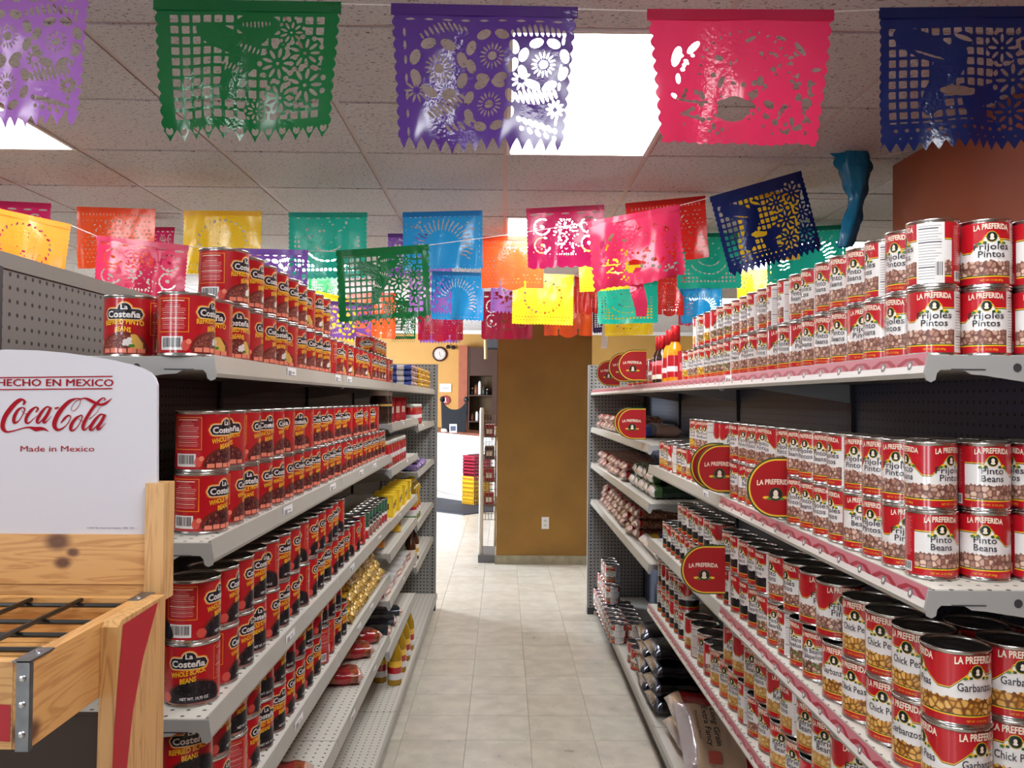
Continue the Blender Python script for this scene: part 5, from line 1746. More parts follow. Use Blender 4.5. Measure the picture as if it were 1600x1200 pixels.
# cartons
def box_proto(name, cat, sx, sy, sz, cols, face):
    """carton: bevelled box with flaps on top; front label panel"""
    q = MB(); b = .002
    x, y, z = sx / 2, sy / 2, sz
    q.box(-x, x, -y, y, 0, z)
    root = q.build(name, cols[0]); root['category'] = cat
    m = MB(); m.add([(x + .0006, -y * .86, z * .12), (x + .0006, y * .86, z * .12), (x + .0006, y * .86, z * .86), (x + .0006, -y * .86, z * .86)], [(0, 1, 2, 3)], 0)
    m.add([(-x * .86, -y - .0006, z * .12), (x * .86, -y - .0006, z * .12), (x * .86, -y - .0006, z * .86), (-x * .86, -y - .0006, z * .86)], [(0, 1, 2, 3)], 0)
    m.add([(x + .001, -y * .6, z * .35), (x + .001, y * .6, z * .35), (x + .001, y * .6, z * .62), (x + .001, -y * .6, z * .62)], [(0, 1, 2, 3)], 1)
    m.add([(-x * .6, -y - .001, z * .35), (x * .6, -y - .001, z * .35), (x * .6, -y - .001, z * .62), (-x * .6, -y - .001, z * .62)], [(0, 1, 2, 3)], 1)
    m.build('front_print', [cols[1], cols[2]], root)
    f = MB(); f.add([(-x, -y, z + .0005), (x, -y, z + .0005), (x, -.001, z + .0022), (-x, -.001, z + .0022)], [(0, 1, 2, 3)]); f.add([(-x, .001, z + .0022), (x, .001, z + .0022), (x, y, z + .0005), (-x, y, z + .0005)], [(0, 1, 2, 3)])
    f.build('flap', cols[0], root)
    return Proto(root)
yb = box_proto('yellow_carton', 'box', .10, .085, .11, (mat('carton_yellow', (240, 200, 26), .45), mat('carton_yellow2', (246, 214, 50), .45), K['bowl']), 0)
for i in range(7):
    yb.put((-.597 - .01 * (i % 2), 4.20 + .125 * i, 1.0205), .02 * (-1) ** i, 'bright yellow carton, %s in the row above the canisters' % ORD[i], 'yellow cartons')
rp = box_proto('red_pouch', 'pouch', .03, .10, .13, (mat('pouch_red', (176, 24, 36), .35), mat('pouch_red2', (196, 40, 48), .35), K['cream']), 0)
for i in range(6):
    p = rp.put((-.585 - .045 * (i % 2), 4.36 + .125 * (i // 1) , 1.4905), .15 * (-1) ** i, 'red pouch, %s beyond the coffee jars' % ORD[i], 'red pouches')
rb = box_proto('red_white_carton', 'box', .08, .13, .05, (K['white'], K['red'], K['cream']), 0)
for i in range(8):
    rb.put((-.595, 4.08 + .145 * (i // 1 % 7), .6505 if i < 7 else .7035), .1 * (i % 3 - 1), 'red-and-white flat carton, %s under the canisters' % ORD[i], 'red and white flat cartons')
0 and box_proto('white_carton', 'box', .06, .065, .115, (K['white'], K['white'], K['pink']), 0)
rbx = box_proto('red_carton', 'box', .07, .075, .118, (K['dred'], K['red'], K['pink']), 0)
rbx.put((.730, 3.24, 1.6875), .4 + PI, 'plain red carton beside the orange sauce bottle', None)
# dark tin standing on top behind
ht = tin_simple('hominy_can', .05, .12, [('white', .5), ('bowl', .5)], 'Hominy')
ht.put((.86, 3.5, 1.6875 + .075), .5 + PI, 'dark-lidded big can raised behind the sauce bottles')
bx = MB().box(-.11, .11, -.16, .16, 0, .0745).build('black_tray', BLACKP, None, (.88, 3.46, 1.6873)); tag(bx, 'low black tray under the raised can behind the sauces', 'tray')
# far top red tins with white
for i in range(5):
    put_can('pintob', .735, 3.95 + .16 * i, 1.6875, 200, 'behind round signs, white-can unit top shelf')

# bags -------------------------------------------------------------
def bag_mesh(sx, sy, sz, seed, cols, band, name='bag', lumps=.0, ends=.16):
    """filled plastic bag lying down, long axis X, crimped at both ends; band(u, v) picks a colour slot"""
    r = random.Random(seed); q = MB(); nu, nv = 22, 20
    ph = [r.uniform(0, 6) for _ in range(8)]
    pts = []
    for i in range(nu + 1):
        u = -1 + 2 * i / nu
        e = max(0.0, (abs(u) - (1 - ends)) / ends)
        th = (1 - e ** 1.5) * .97 + .03
        wd = 1 - .06 * math.sin(PI * (1 - abs(u))) * .5 + .05 * e
        for k in range(nv):
            a = 2 * PI * k / nv
            c, s = math.cos(a), math.sin(a)
            y = math.copysign(abs(c) ** .7, c) * sy / 2 * wd
            z = math.copysign(abs(s) ** .8, s) * sz / 2 * th
            nz = .06 * math.sin(5 * u + ph[0] + 2 * a) + .05 * math.sin(11 * u + ph[1] - 3 * a) + lumps * math.sin(17 * u + ph[2] + 5 * a) + .05 * e * math.sin(6 * a + ph[3])
            pts.append((u * sx / 2 * (1 + .015 * math.sin(3 * a + ph[4])), y * (1 + nz * .35), sz / 2 + z * (1 + nz)))
    for i in range(nu):
        for k in range(nv):
            k2 = (k + 1) % nv
            q.f.append((i * nv + k, i * nv + k2, (i + 1) * nv + k2, (i + 1) * nv + k))
            q.m.append(band(-1 + 2 * (i + .5) / nu, math.sin(2 * PI * (k + .5) / nv)))
    q.v = pts
    q.f.append(tuple(range(nv))[::-1]); q.m.append(band(-1, 0)); q.f.append(tuple(nu * nv + k for k in range(nv))); q.m.append(band(1, 0))
    return q.mesh(name, cols, True)

def film(name, rgb, rough=.18):
    return mat(name, rgb, rough, coat=.6, bump=.5, scale=40)
BG = dict(
    shine=mat('bag_end_shiny', (196, 186, 186), .18, metal=.3, bump=.7, scale=45),
    beige=film('bag_rice_beige', (222, 192, 164)), red=film('bag_red', (170, 26, 34)), clear=film('bag_clear_pale', (188, 152, 140), .12), black=film('bag_black_beans', (22, 20, 24), .14),
    pinto=bean_mat('bag_of_pinto', [(160, 112, 92), (190, 146, 124), (140, 92, 76)], (96, 58, 48), 90, .2), brown=film('bag_brown', (96, 62, 50)), yellow=film('bag_yellow_pasta', (226, 178, 40)),
    pasta=bean_mat('pasta_in_film', [(226, 184, 84), (240, 206, 120), (206, 156, 60)], (120, 90, 40), 60, .15), white=film('bag_white', (222, 216, 214)), green=film('bag_green', (60, 92, 50)), blue=film('bag_blue', (60, 84, 160)), darkgreen=film('bag_dark_green', (26, 42, 28)))
def bag_proto(name, cat, mesh):
    root = obj(name, mesh); root['category'] = cat
    return Proto(root)
def endband(main, end, lim=.86):
    return lambda u, v: 1 if abs(u) > lim else 0
# bean bags on the three far shelves of the white-can unit: long axis across the shelf, ends to the aisle
pb = bag_proto('bean_bag', 'bag', bag_mesh(.30, .13, .055, 3, [BG['pinto'], BG['clear'], BG['red']], lambda u, v: 1 if u < -.86 or u > .9 else (2 if -.86 < u < -.72 and v > .1 else 0), 'bean_bag'))
0 and bag_proto('bean_bag', 'bag', bag_mesh(.30, .13, .055, 8, [BG['brown'], BG['clear'], BG['red']], lambda u, v: 1 if u < -.8 else (2 if u < -.66 else 0), 'bean_bag'))
gb = bag_proto('green_bag', 'bag', bag_mesh(.28, .13, .07, 5, [BG['darkgreen'], BG['green'], BG['white']], lambda u, v: (2 if u < -.9 else 1) if u < -.6 else 0, 'green_bag', .06))
wbg = bag_proto('white_bag', 'bag', bag_mesh(.28, .14, .07, 6, [BG['white'], BG['yellow'], BG['blue']], lambda u, v: 1 if -.75 < u < -.45 and v > .2 else (2 if -.45 < u < -.3 else 0), 'white_bag', .05))
silver = bag_proto('silver_bag', 'bag', bag_mesh(.28, .14, .07, 9, [mat('bag_silver', (150, 150, 160), .15, metal=.6, bump=.6, scale=50), BG['blue'], BG['clear']], lambda u, v: 1 if -.5 < u < -.2 else (2 if u > .0 else 0), 'silver_bag', .06))
def pile(proto, x, y0, n, step, z, layers, dz, name, grp, rz=0.0):
    grp = grp.replace(' of the white-can unit', '')
    c = 0
    for L_ in range(layers):
        for i in range(n - L_ // 2):
            c += 1
            proto.put((x + random.uniform(-.012, .012), y0 + i * step + L_ * .012, z + L_ * dz), rz + random.uniform(-.06, .06), '%s, %s of the heap %s' % (name, ORD[c - 1], grp), 'bags ' + grp)
pile(pb, .845, 5.22, 7, .15, 1.4085, 2, .05, 'speckled pinto-bean bag', 'on the uppermost far shelf of the white-can unit')
for i in range(3):
    silver.put((.84, 4.62 + .16 * i, 1.4085), .05 * i, 'silvery bag, %s between speckled bags and round signs' % ORD[i], 'silvery bags')
pile(pb, .845, 4.88, 9, .15, 1.1405, 2, .05, 'speckled pinto-bean bag', 'on the middle far shelf of the white-can unit')
for i in range(5):
    gb.put((.845, 4.02 + .15 * i, 1.1405), .05 * (-1) ** i, 'dark green bag, %s in lower layer, middle far shelf' % ORD[i], 'dark green bags')
for i in range(4):
    gb.put((.845, 4.06 + .15 * i, 1.2075), .06 * (-1) ** i, 'dark green bag, %s in upper layer, middle far shelf' % ORD[i], 'dark green bags')
pile(pb, .85, 4.50, 11, .15, .8655, 3, .05, 'speckled pinto-bean bag', 'on the lower far shelf of the white-can unit')
for i in range(3):
    wbg.put((.845, 3.92 + .155 * i, .8655), .05 * i, 'white bag with yellow patch, %s at the near end of the lower far shelf' % ORD[i], 'white and yellow bags')
# base shelf: rice bags and stacked black bean bags
rice_m2 = bag_mesh(.40, .26, .10, 19, [BG['beige'], BG['red'], BG['shine']], lambda u, v: 1 if u > -.74 and v > -.1 else (2 if u < -.88 else 0), 'rice_bag', .02)
rice_m = bag_mesh(.42, .30, .10, 12, [BG['beige'], BG['red'], BG['shine']], lambda u, v: 1 if u > .05 and v > -.2 else (2 if u < -.84 else 0), 'rice_bag', .02)
def ricebag(loc, rz, rot, lab):
    o = obj('rice_bag', rice_m if rot else rice_m2, None, loc); o.rotation_euler = rot or (0, 0, rz)
    tag(o, lab, 'bag', 'rice bags on the base shelf')
    q = MB()
    zz = .1105
    flat_text(q, 'Extra Fancy', .024, .17, (-.128, .02, zz), (0, -1, 0), (1, 0, 0), 0, .012)
    flat_text(q, 'Long Grain', .024, .16, (-.094, .02, zz), (0, -1, 0), (1, 0, 0), 0, .012)
    flat_text(q, 'Enriched Rice', .009, .12, (-.158, .02, zz), (0, -1, 0), (1, 0, 0), 0, .012)
    q.add([(-.135, -.128, zz - .012), (-.085, -.128, zz - .012), (-.085, -.085, zz), (-.135, -.085, zz)], [(0, 1, 2, 3)], 1)
    if rot: q.build('bag_print', [K['ink'], mat('bag_patch_coral', (222, 110, 96), .4)], o)
    return o
ricebag((.885, 3.26, .25), .0, (.62, .16, .10), 'big rice bag with black lettering, leaning in front of the rest')
ricebag((.93, 3.62, .131), .05, None, 'rice bag with red top lying below another rice bag')
ricebag((.925, 3.60, .235), -.03, None, 'rice bag with red top lying on another rice bag')
ricebag((.90, 2.72, .131), .08, None, 'low rice bag next to the loose dark-lidded cans')
blk = bag_proto('black_bean_bag', 'bag', bag_mesh(.40, .24, .085, 14, [BG['black'], mat('bag_silver_end', (120, 124, 138), .15, metal=.85, bump=.8, scale=45), BG['red']], lambda u, v: 1 if u < -.84 else (2 if u > .5 and v > .3 else 0), 'black_bean_bag', .03))
for i in range(8):
    L_, c_ = divmod(i, 2)
    blk.put((.91 - .008 * (L_ % 2), 4.02 + .27 * c_, .131 + L_ * .082), .04 * (-1) ** i, 'black bean bag, %s layer of the %s stack on the base shelf' % (('bottom', 'second', 'third', 'top')[L_], ('nearer', 'farther')[c_]), 'stacked black bean bags')
0 and bag_proto('white_bag', 'bag', bag_mesh(.38, .22, .08, 17, [BG['clear'], BG['red'], BG['beige']], lambda u, v: 1 if u > .3 else 0, 'white_bag', .04))
put_can('pintob', .765, 4.62, .1305, 200, 'beside black bean bags, white-can unit base shelf')
put_can('pintob', .765, 4.74, .1305, 215, 'beside black bean bags, white-can unit base shelf')

# pasta bags on the fourth shelf of the red-can unit
pa = bag_proto('pasta_bag', 'bag', bag_mesh(.20, .095, .055, 21, [BG['pasta'], BG['pasta'], BG['yellow']], lambda u, v: 1 if abs(u) > .84 else (2 if -.1 < u < .7 and v > -.5 else 0), 'pasta_bag', .04))
c = 0
for L_ in range(3):
    for i in range(8 - L_):
        c += 1; y = 3.13 + .104 * i + .03 * L_
        pa.put((-.645 - .012 * L_, y, .7755 + .05 * L_), .12 * math.sin(c * 2.1), 'clear bag of yellow pasta, %s of the heap past the refried-black-bean cans' % ORD[c - 1], 'pasta bags')
# dark packets behind the pasta
dk = bag_proto('dark_packet', 'bag', bag_mesh(.20, .12, .045, 24, [mat('packet_navy', (34, 38, 56), .2, coat=.5), BG['clear'], BG['red']], lambda u, v: 1 if abs(u) > .86 else 0, 'dark_packet', .03))
for i in range(4):
    dk.put((-.83, 3.2 + .16 * i, .7755), .05 * i, 'dark navy packet, %s behind the pasta bags' % ORD[i], 'dark packets')
for i in range(4):
    dk.put((-.66, 4.06 + .2 * i, .4105), .1 * i, 'dark packet, %s on the low far shelf under the flat cartons' % ORD[i], 'dark packets on the low shelf')
# loose noodle bags on the fifth shelf
nb = bag_proto('noodle_bag', 'bag', bag_mesh(.22, .12, .06, 27, [mat('bag_rust', (150, 70, 40), .18, coat=.6, noise=.5, scale=40), BG['clear'], BG['red']], lambda u, v: 1 if abs(u) > .8 else (2 if 0 < u < .55 else 0), 'noodle_bag', .03))
for (x, y, rz, lab) in ((-.655, 2.42, .15, 'noodle bag lying nearest the camera on the nearly empty shelf'), (-.66, 3.30, .3, 'orange noodle bag lying mid-way on the nearly empty shelf'),
                        (-.67, 3.62, .5, 'noodle bag just beyond the mid-way one on the nearly empty shelf'), (-.665, 3.82, .7, 'farthest noodle bag on the nearly empty shelf')):
    nb.put((x, y, .4905), rz, lab, 'noodle bags on the fifth shelf')
# small packets at the far top
pk = bag_proto('blue_packet', 'bag', bag_mesh(.16, .10, .035, 31, [BG['blue'], BG['clear'], BG['white']], lambda u, v: 1 if abs(u) > .85 else (2 if abs(u) < .25 else 0), 'blue_packet', .03))
pk2 = bag_proto('yellow_packet', 'bag', bag_mesh(.16, .10, .035, 33, [BG['yellow'], BG['clear'], BG['green']], lambda u, v: 2 if abs(u) < .3 else 0, 'yellow_packet', .03))
c = 0
for i in range(4):
    for L_ in range(4):
        c += 1
        pk.put((-.625, 5.06 + .11 * i, 1.6855 + .033 * L_), .05 * (c % 3), 'blue-and-white packet, %s of the pile at the far top' % ORD[c - 1], 'blue packets') if i < 3 else None
c = 0
for i in range(7):
    for L_ in range(4):
        c += 1
        pk2.put((-.62, 5.44 + .118 * i, 1.6855 + .033 * L_), .05 * (c % 3), 'yellow-and-green packet, %s of the pile at the far top' % ORD[c - 1], 'yellow packets')
mg = bag_proto('violet_packet', 'bag', bag_mesh(.18, .11, .05, 35, [mat('packet_violet', (140, 116, 176), .2, coat=.5, noise=.4, scale=40), BG['clear'], BG['blue']], lambda u, v: 2 if abs(u) < .3 else 0, 'violet_packet', .04))
for i in range(6):
    mg.put((-.62, 5.28 + .12 * (i % 5), 1.1555 + (.046 if i == 5 else 0)), .1 * (i % 3), 'violet-and-blue packet, %s on the far shelf above the oil jugs' % ORD[i], 'violet packets')
# ------------------------------------------------------------------ beyond the aisle
# white counter standing askew by the entrance
cw = mat('counter_white_laminate', (236, 238, 240), .3)
ctop = mat('counter_top_brown', (120, 70, 56), .4)
ca_, cb_ = Vector((-1.75, 15.9, 0)), Vector((-.20, 12.95, 0))
du = (cb_ - ca_).normalized(); nn = Vector((-du.y * -1, du.x * -1, 0))
nn = Vector((du.y, -du.x, 0))
if nn.x > 0: nn = -nn
rzc = math.atan2(du.y, du.x)
Lc = (cb_ - ca_).length
cnt = empty('service_counter', tuple((ca_ + cb_) / 2), rzc)
tag(cnt, 'long white service counter with brown top by the sunlit entrance', 'counter')
s1 = 1 if Matrix.Rotation(-rzc, 3, 'Z') @ nn @ Vector((0, 1, 0)) > 0 else -1
def cbx(x0, x1, y0, y1, z0, z1, m, name, par=None):
    ya, yb_ = sorted((s1 * y0, s1 * y1))
    return MB().box(x0, x1, ya, yb_, z0, z1).build(name, m, par or cnt)
cbx(-Lc / 2, Lc / 2, -.55, 0, .08, 1.03, cw, 'counter_body')
cbx(-Lc / 2 - .02, Lc / 2 + .02, -.57, .03, 1.03, 1.07, ctop, 'counter_top')
cbx(-Lc / 2, Lc / 2, -.52, -.02, 0, .08, mat('counter_plinth', (190, 190, 200), .5), 'plinth')
for k in range(6):
    x = -Lc / 2 + .3 + k * Lc / 6
    cbx(x, x + Lc / 6 - .02, 0, .012, .14, .98, cw, 'counter_panel')
# turquoise stickers / perforations on the counter front
pf = MB()
for k in range(9):
    for j in range(3):
        x = Lc / 2 - .28 - .1 * k + .03 * j; z = .42 - .12 * j + .02 * (k % 2)
        ya = s1 * .0135
        pf.add([(x - .018, ya, z - .012), (x + .018, ya, z - .012), (x + .018, ya, z + .012), (x - .018, ya, z + .012)], [(0, 1, 2, 3)], (k + j) % 2)
pf = pf.build('counter_print', [mat('print_aqua', (150, 214, 206), .5), mat('print_slate', (150, 160, 170), .5)], cnt)
pf['kind'] = 'stuff'
# mat
mt = MB()
mpts = [PX(690, 780, 0)] if False else None
def fl(px, py):
    r = ray(px, py); t = -CAM.z / r.z; p = CAM + r * t; return (p.x, p.y)
poly = [fl(600, 773), fl(660, 802) if False else fl(606, 790), fl(724, 805), fl(800, 796), fl(800, 778), fl(757, 789), fl(690, 779)]
mt.prism(poly, 'Z', .0005, .012)
tag(mt.build('floor_mat', mat('rubber_mat_dark', (44, 48, 60), .7, noise=.2, scale=30, bump=.4)), 'dark floor mat on the bright floor before the white counter', 'mat')
# shopping baskets
def basket(col, name):
    q = MB(); w, d, h = .19, .13, .12
    t = .010
    # slatted tapered walls
    for sx, sy, L_, ax in ((1, 0, d, 'y'), (-1, 0, d, 'y'), (0, 1, w, 'x'), (0, -1, w, 'x')):
        n = 8
        for z0, z1 in ((0, .02), (.05, .065), (.10, .125)):
            f0 = .84 + .16 * z0 / .12; f1 = .84 + .16 * z1 / .12
            if ax == 'y':
                q.hexa([(sx * w * f0, -d * f0, z0), (sx * w * f0, d * f0, z0), (sx * (w * f0 - t), d * f0, z0), (sx * (w * f0 - t), -d * f0, z0),
                        (sx * w * f1, -d * f1, z1), (sx * w * f1, d * f1, z1), (sx * (w * f1 - t), d * f1, z1), (sx * (w * f1 - t), -d * f1, z1)])
            else:
                q.hexa([(-w * f0, sy * d * f0, z0), (w * f0, sy * d * f0, z0), (w * f0, sy * (d * f0 - t), z0), (-w * f0, sy * (d * f0 - t), z0),
                        (-w * f1, sy * d * f1, z1), (w * f1, sy * d * f1, z1), (w * f1, sy * (d * f1 - t), z1), (-w * f1, sy * (d * f1 - t), z1)])
        for k in range(n + 1):
            u = -1 + 2 * k / n
            if ax == 'y':
                q.box(min(sx * w * .86, sx * w * .95), max(sx * w * .86, sx * w * .95), u * d * .9 - .006, u * d * .9 + .006, .015, .105)
            else:
                q.box(u * w * .9 - .006, u * w * .9 + .006, min(sy * d * .86, sy * d * .95), max(sy * d * .86, sy * d * .95), .015, .105)
    q.box(-w * .85, w * .85, -d * .85, d * .85, 0, .006)
    root = q.build(name, col); root['category'] = 'basket'
    h_ = MB(); h_.tube([(-w * .9, 0, .118), (-w * .8, .04, .135), (w * .8, .04, .135), (w * .9, 0, .118)], .006, 6, 0); h_.build('handle', BLACKP, root)
    return Proto(root)
by = basket(mat('basket_yellow', (206, 156, 26), .4), 'shopping_basket')
br_ = basket(mat('basket_red', (150, 18, 46), .4), 'shopping_basket')
bp = fl(750, 787); bp = (bp[0] - .06, bp[1] - .16)
z = .001
for i in range(5):
    by.put((bp[0], bp[1] + .1, z), rzc + PI / 2 + .35, 'yellow shopping basket, %s from the floor in the stack by the counter' % ORD[i], 'stacked shopping baskets'); z += .068 if i else .11
for i in range(6):
    br_.put((bp[0] + .01, bp[1] + .1, z), rzc + PI / 2 + .35, 'red shopping basket, %s above the yellow ones by the counter' % ORD[i], 'stacked shopping baskets'); z += .05
# things on the counter
def on_counter(u, v, h=1.0705):
    p = (ca_ + cb_) / 2 + du * u - nn * v
    return (p.x, p.y, h)
q = MB(); pts = []
for k in range(15):
    t = k / 14; pts.append((-.22 + .44 * t, .42 + .13 * abs(2 * t - 1) ** 3 - .05 * math.sin(PI * t)))
poly = [(-.2, 0)] + [(.2, 0)] + [(p[0], p[1]) for p in pts[::-1]]
q.prism(poly, 'Y', -.08, .08)
bgp = PY(709, 672, 13.9)
blackbag = q.build('black_bag', mat('black_cloth', (18, 20, 26), .8, noise=.2, scale=20, bump=.5), None, (bgp.x, bgp.y + .1, 1.0705)); tag(blackbag, 'black open-topped bag standing on the white counter', 'bag')
hd = MB()
for s_ in (-1, 1):
    hd.lathe([(.03, 0), (.045, .03), (.04, .07), (.02, .09)], 10, (s_ * .2, 0, .50))
hd.build('handle_knob', BLACKP, blackbag, None, True)
q = MB(); q.box(-.06, .06, -.005, .005, 0, .14)
cp = PY(708, 674, 13.55)
crd = q.build('counter_card', K['white'], None, (cp.x, cp.y, 1.0705)); tag(crd, 'small white card with dark picture on the counter', 'card')
MB().box(-.045, .045, -.0062, -.005, .03, .11).build('card_picture', mat('card_slate', (70, 76, 100), .5), crd)
q = MB(); q.lathe([(.05, 0), (.055, .03), (.05, .05), (.02, .055)], 12); cp = PY(694, 676, 13.9)
tag(q.build('white_dish', K['white'], None, (cp.x, cp.y, 1.0705), True), 'small white dish at the counter edge', 'dish')
# clock
ck = PY(686.5, 553, 16.9)
q = MB(); q.lathe([(.150, 0), (.150, .03), (.138, .045), (.122, .045), (.118, .02)], 40)
clock = q.build('wall_clock', mat('clock_dark_red_rim', (70, 22, 24), .3), None, (ck.x, 16.98, ck.z), True); clock.rotation_euler = (PI / 2, 0, 0)
tag(clock, 'round wall clock with dark rim and pale dial on the yellow wall', 'clock')
q = MB(); q.lathe([(.117, .021), (.001, .022)], 32, cap0=False, cap1=False); q.build('dial', mat('clock_dial', (214, 208, 204), .4), clock)
q = MB()
for k in range(12):
    a = 2 * PI * k / 12; c_, s_ = math.cos(a), math.sin(a)
    q.add([(c_ * .09 - s_ * .004, s_ * .09 + c_ * .004, .0225), (c_ * .09 + s_ * .004, s_ * .09 - c_ * .004, .0225), (c_ * .108 + s_ * .004, s_ * .108 - c_ * .004, .0225), (c_ * .108 - s_ * .004, s_ * .108 + c_ * .004, .0225)], [(0, 1, 2, 3)])
for (ang, L_, w_) in ((math.radians(-62), .075, .004), (math.radians(96), .05, .005)):
    c_, s_ = math.cos(ang), math.sin(ang)
    q.add([(-s_ * w_, c_ * w_, .024), (s_ * w_, -c_ * w_, .024), (c_ * L_ + s_ * w_ * .5, s_ * L_ - c_ * w_ * .5, .024), (c_ * L_ - s_ * w_ * .5, s_ * L_ + c_ * w_ * .5, .024)], [(0, 1, 2, 3)])
q.build('clock_hands', INK, clock)
# notices
p = PY(696, 606, 16.98); q = MB().box(-.12, .12, -.004, 0, -.085, .085)
nt_ = q.build('paper_notice', K['white'], None, p); tag(nt_, 'white paper notice on the yellow wall above a round red sign', 'notice')
MB().box(-.07, .07, -.005, -.004, -.01, .0).build('notice_print', K['grey'], nt_)
p = PY(696, 625, 16.97); q = MB().lathe([(.095, 0), (.095, .008)], 24); rs = q.build('round_notice', mat('round_notice_red', (150, 24, 36), .4), None, p); rs.rotation_euler = (PI / 2, 0, 0)
tag(rs, 'round red notice on the yellow wall', 'notice')
q = MB(); q.box(-.012, .012, -.03, .045, .0082, .009); q.box(-.035, .035, -.05, -.04, .0082, .009); q.build('notice_print', K['white'], rs)
# wooden door case and open cabinets
M_case = mat('orange_wood_case', (170, 92, 62), .5, noise=.1, scale=8)
M_cab = mat('cabinet_brown', (74, 42, 28), .5, noise=.1, scale=6)
M_cabb = mat('cabinet_back_olive', (96, 70, 36), .6)
p0 = PY(716, 690, 16.6); p1 = PY(731, 540, 16.6)
q = MB().box(p0.x, p1.x, 16.5, 16.99, 0, p1.z); cs = q.build('cabinet_post', M_case); tag(cs, 'tall orange wooden post at the side of the dark cabinet', 'post')
a = PY(731.5, 542, 16.4); b = PY(776, 700, 16.4)
cab = empty('wall_cabinet', ((a.x + b.x) / 2, 16.5, 0)); tag(cab, 'tall brown open cabinet with shelves of small goods behind the counter', 'cabinet')
w2 = (b.x - a.x) / 2
MB().box(-w2, w2, .42, .48, 0, a.z).build('back', M_cabb, cab)
MB().box(-w2, -w2 + .03, -.02, .42, 0, a.z).build('side', M_cab, cab); MB().box(w2 - .10, w2, -.02, .42, 0, a.z).build('side', M_cab, cab)
zs = [PY(750, 585, 16.4).z, PY(750, 617, 16.4).z, PY(750, 658, 16.4).z, 1.0]
MB().box(-w2 + .031, w2 - .101, -.01, .1, zs[0], a.z).build('cupboard_front', M_cab, cab)
for z_ in zs:
    MB().box(-w2 + .031, w2 - .101, -.02, .42, z_ - .025, z_).build('shelf', M_cab, cab)
cjar = [mat('far_jar_black', (24, 22, 24), .3), mat('far_jar_rust', (130, 70, 36), .3), K['white'], mat('far_jar_green', (50, 60, 40), .3)]
for k in range(8):
    r_ = random.Random(k)
    sh = zs[1] if k < 5 else zs[2]
    hh = (.14, .22, .32, .18, .12, .16, .22, .12)[k]
    x = (a.x + b.x) / 2 - w2 + .08 + (.075 * k if k < 5 else .1 * (k - 5))
    q = MB().lathe([(.03, 0), (.034, .01), (.034, hh * .7), (.018, hh * .85), (.018, hh)], 12, mis=[0, 0, 0, 1, 1])
    o = q.build('small_jar', [cjar[k % 4], cjar[(k + 2) % 4]], None, (x, 16.6, sh + .0005), True)
    tag(o, 'small %s jar, %s on the %s cabinet shelf behind the counter' % (('black', 'rust', 'white', 'green')[k % 4], ORD[k if k < 5 else k - 5], 'upper' if k < 5 else 'lower'), 'jar', 'jars in the far cabinet')
# hanging rod and speaker
a = PY(758, 520, 10.5); b = PY(759, 561, 10.5)
q = MB().tube([(a.x, 10.5, CZ - .002), (b.x, 10.5, b.z)], .022, 10); tag(q.build('hanging_rod', mat('rod_beige', (170, 150, 110), .5)), 'beige rod hanging from the ceiling by the ochre pillar', 'rod')
a = PY(770, 534, 12.0)
q = MB().box(-.11, .11, -.08, .08, -.11, .09); q.box(-.02, .02, -.02, .02, .09, CZ - a.z - .002)
sp_ = q.build('loudspeaker', BLACKP, None, a); tag(sp_, 'black loudspeaker box under the ceiling beside the hanging rod', 'speaker')
MB().box(-.09, .09, -.086, -.08, -.09, .07).build('grille', DARK, sp_)
p = PY(704, 545, 16.9); q = MB(); q.lathe([(.03, 0), (.045, .04), (.02, .08)], 10, (-.05, 0, 0)); q.lathe([(.03, 0), (.045, .04), (.02, .08)], 10, (.06, 0, -.01)); q.box(-.05, .06, -.01, .01, .02, .04)
cm = q.build('spotlight_pair', BLACKP, None, (p.x, 16.9, p.z)); tag(cm, 'small black twin spotlight on the yellow wall by the clock', 'spotlight')
p = PY(980, 518, 8.6)
# white paper strip hanging from the pillar top
a = PY(946, 476, 7.95)
q = MB(); q.add([(-.02, 0, 0), (.025, .01, 0), (.032, -.01, -.22), (-.03, .0, -.22), (.02, 0, -.42), (-.04, .01, -.42)], [(0, 1, 2, 3), (3, 2, 4, 5)])
tag(q.build('paper_strip', K['white'], None, a), 'white paper strip dangling above the round red signs', 'streamer')
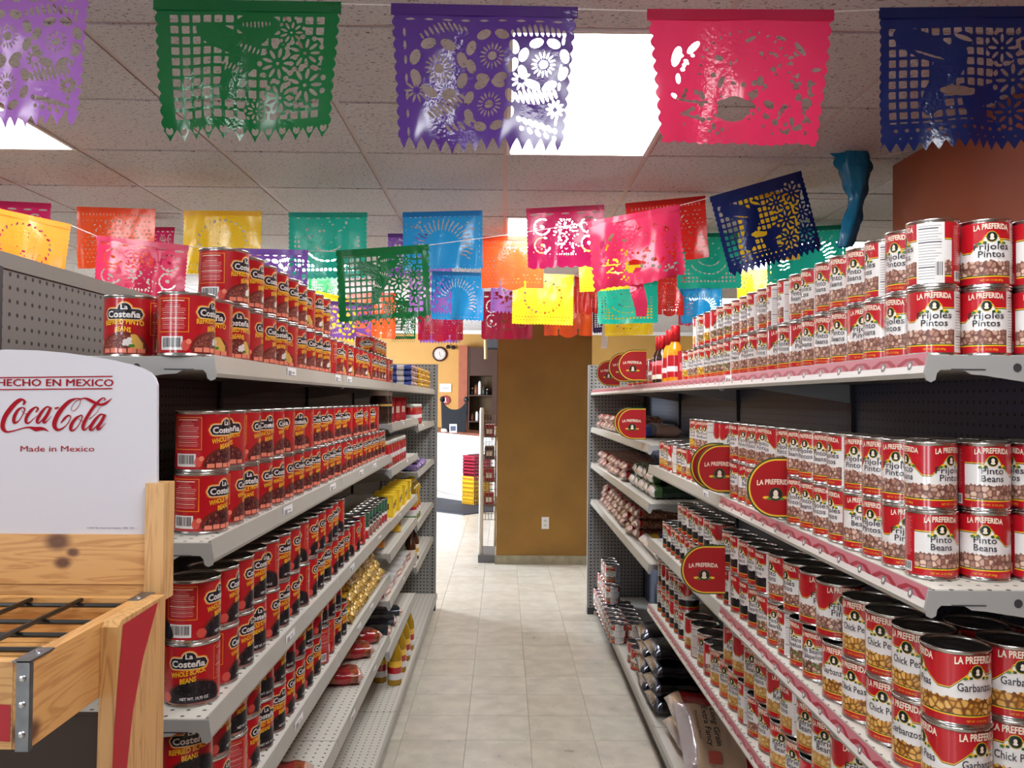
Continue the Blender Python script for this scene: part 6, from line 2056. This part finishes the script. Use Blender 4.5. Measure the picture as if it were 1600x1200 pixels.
# wire rack beside the pillar
rk = empty('wire_rack', (-.14, 8.35, 0)); tag(rk, 'narrow white wire rack of small goods beside the ochre pillar', 'rack')
PW = mat('rack_white_post', (206, 200, 190), .35); WR = mat('rack_wire_rusty', (120, 100, 90), .4, metal=.5)
zt = PY(756, 637, 8.3).z
for x in (-.075,):
    MB().lathe([(.022, 0), (.022, zt - .03), (.016, zt)], 12, (x, -.06, 0)).build('post', PW, rk, None, True)
MB().lathe([(.014, 0), (.014, zt - .23), (.012, zt - .2)], 12, (.06, .38, 0)).build('post', PW, rk, None, True)
q = MB(); zz = .42
while zz < zt - .02:
    q.tube([(-.06, -.06, zz), (.072, -.06, zz)], .0035, 5); q.tube([(-.06, .38, zz), (.072, .38, zz)], .0035, 5); zz += .075
for k in range(4):
    x = -.03 + .03 * k; q.tube([(x, -.06, .42), (x, -.06, zt - .06)], .003, 5)
q.build('wire_grid', WR, rk)
MB().box(-.10, .08, -.10, .42, 0, .075).build('base', mat('rack_base_grey', (96, 96, 98), .5), rk)
for k, z_ in enumerate((.56, .80, 1.02, 1.24)):
    q = MB(); q.box(-.06, .072, -.055, .38, z_ - .006, z_); q.build('shelf', WR, rk)
gd = [(.60, (150, 34, 34), 'dark red'), (.85, (166, 40, 36), 'red'), (.90, (60, 72, 50), 'olive green'), (1.05, (70, 40, 30), 'brown'), (1.10, (210, 214, 220), 'white'), (1.245, (140, 30, 30), 'crimson'), (1.26, (226, 226, 226), 'pale')]
for k, (z_, c_, nm) in enumerate(gd):
    q = MB(); hx = .045; q.box(-.045, .05, -.05, .05, 0, .12); 
    zsh = (.56, .80, .80, 1.02, 1.02, 1.24, 1.24)[k]
    o = q.build('packet', mat('rack_packet_%s' % nm.replace(' ', '_'), c_, .4, noise=.3, scale=25), None, (-.14, 8.35 + (.02 if k in (0, 1, 3, 5) else .24), zsh + .0005))
    tag(o, 'small %s packet standing on the wire rack by the pillar' % nm, 'packet', 'packets on the wire rack')
    MB().box(-.03, .035, -.052, -.05, .03, .08).build('packet_print', K['cream'], o)
# dark door and low items behind the far end of the white-can unit
bpy.context.view_layer.update()

# prototypes that ended up unused are taken out again
for p_ in PROTOS:
    if not p_.used:
        for ch in list(p_.root.children): bpy.data.objects.remove(ch)
        bpy.data.objects.remove(p_.root)
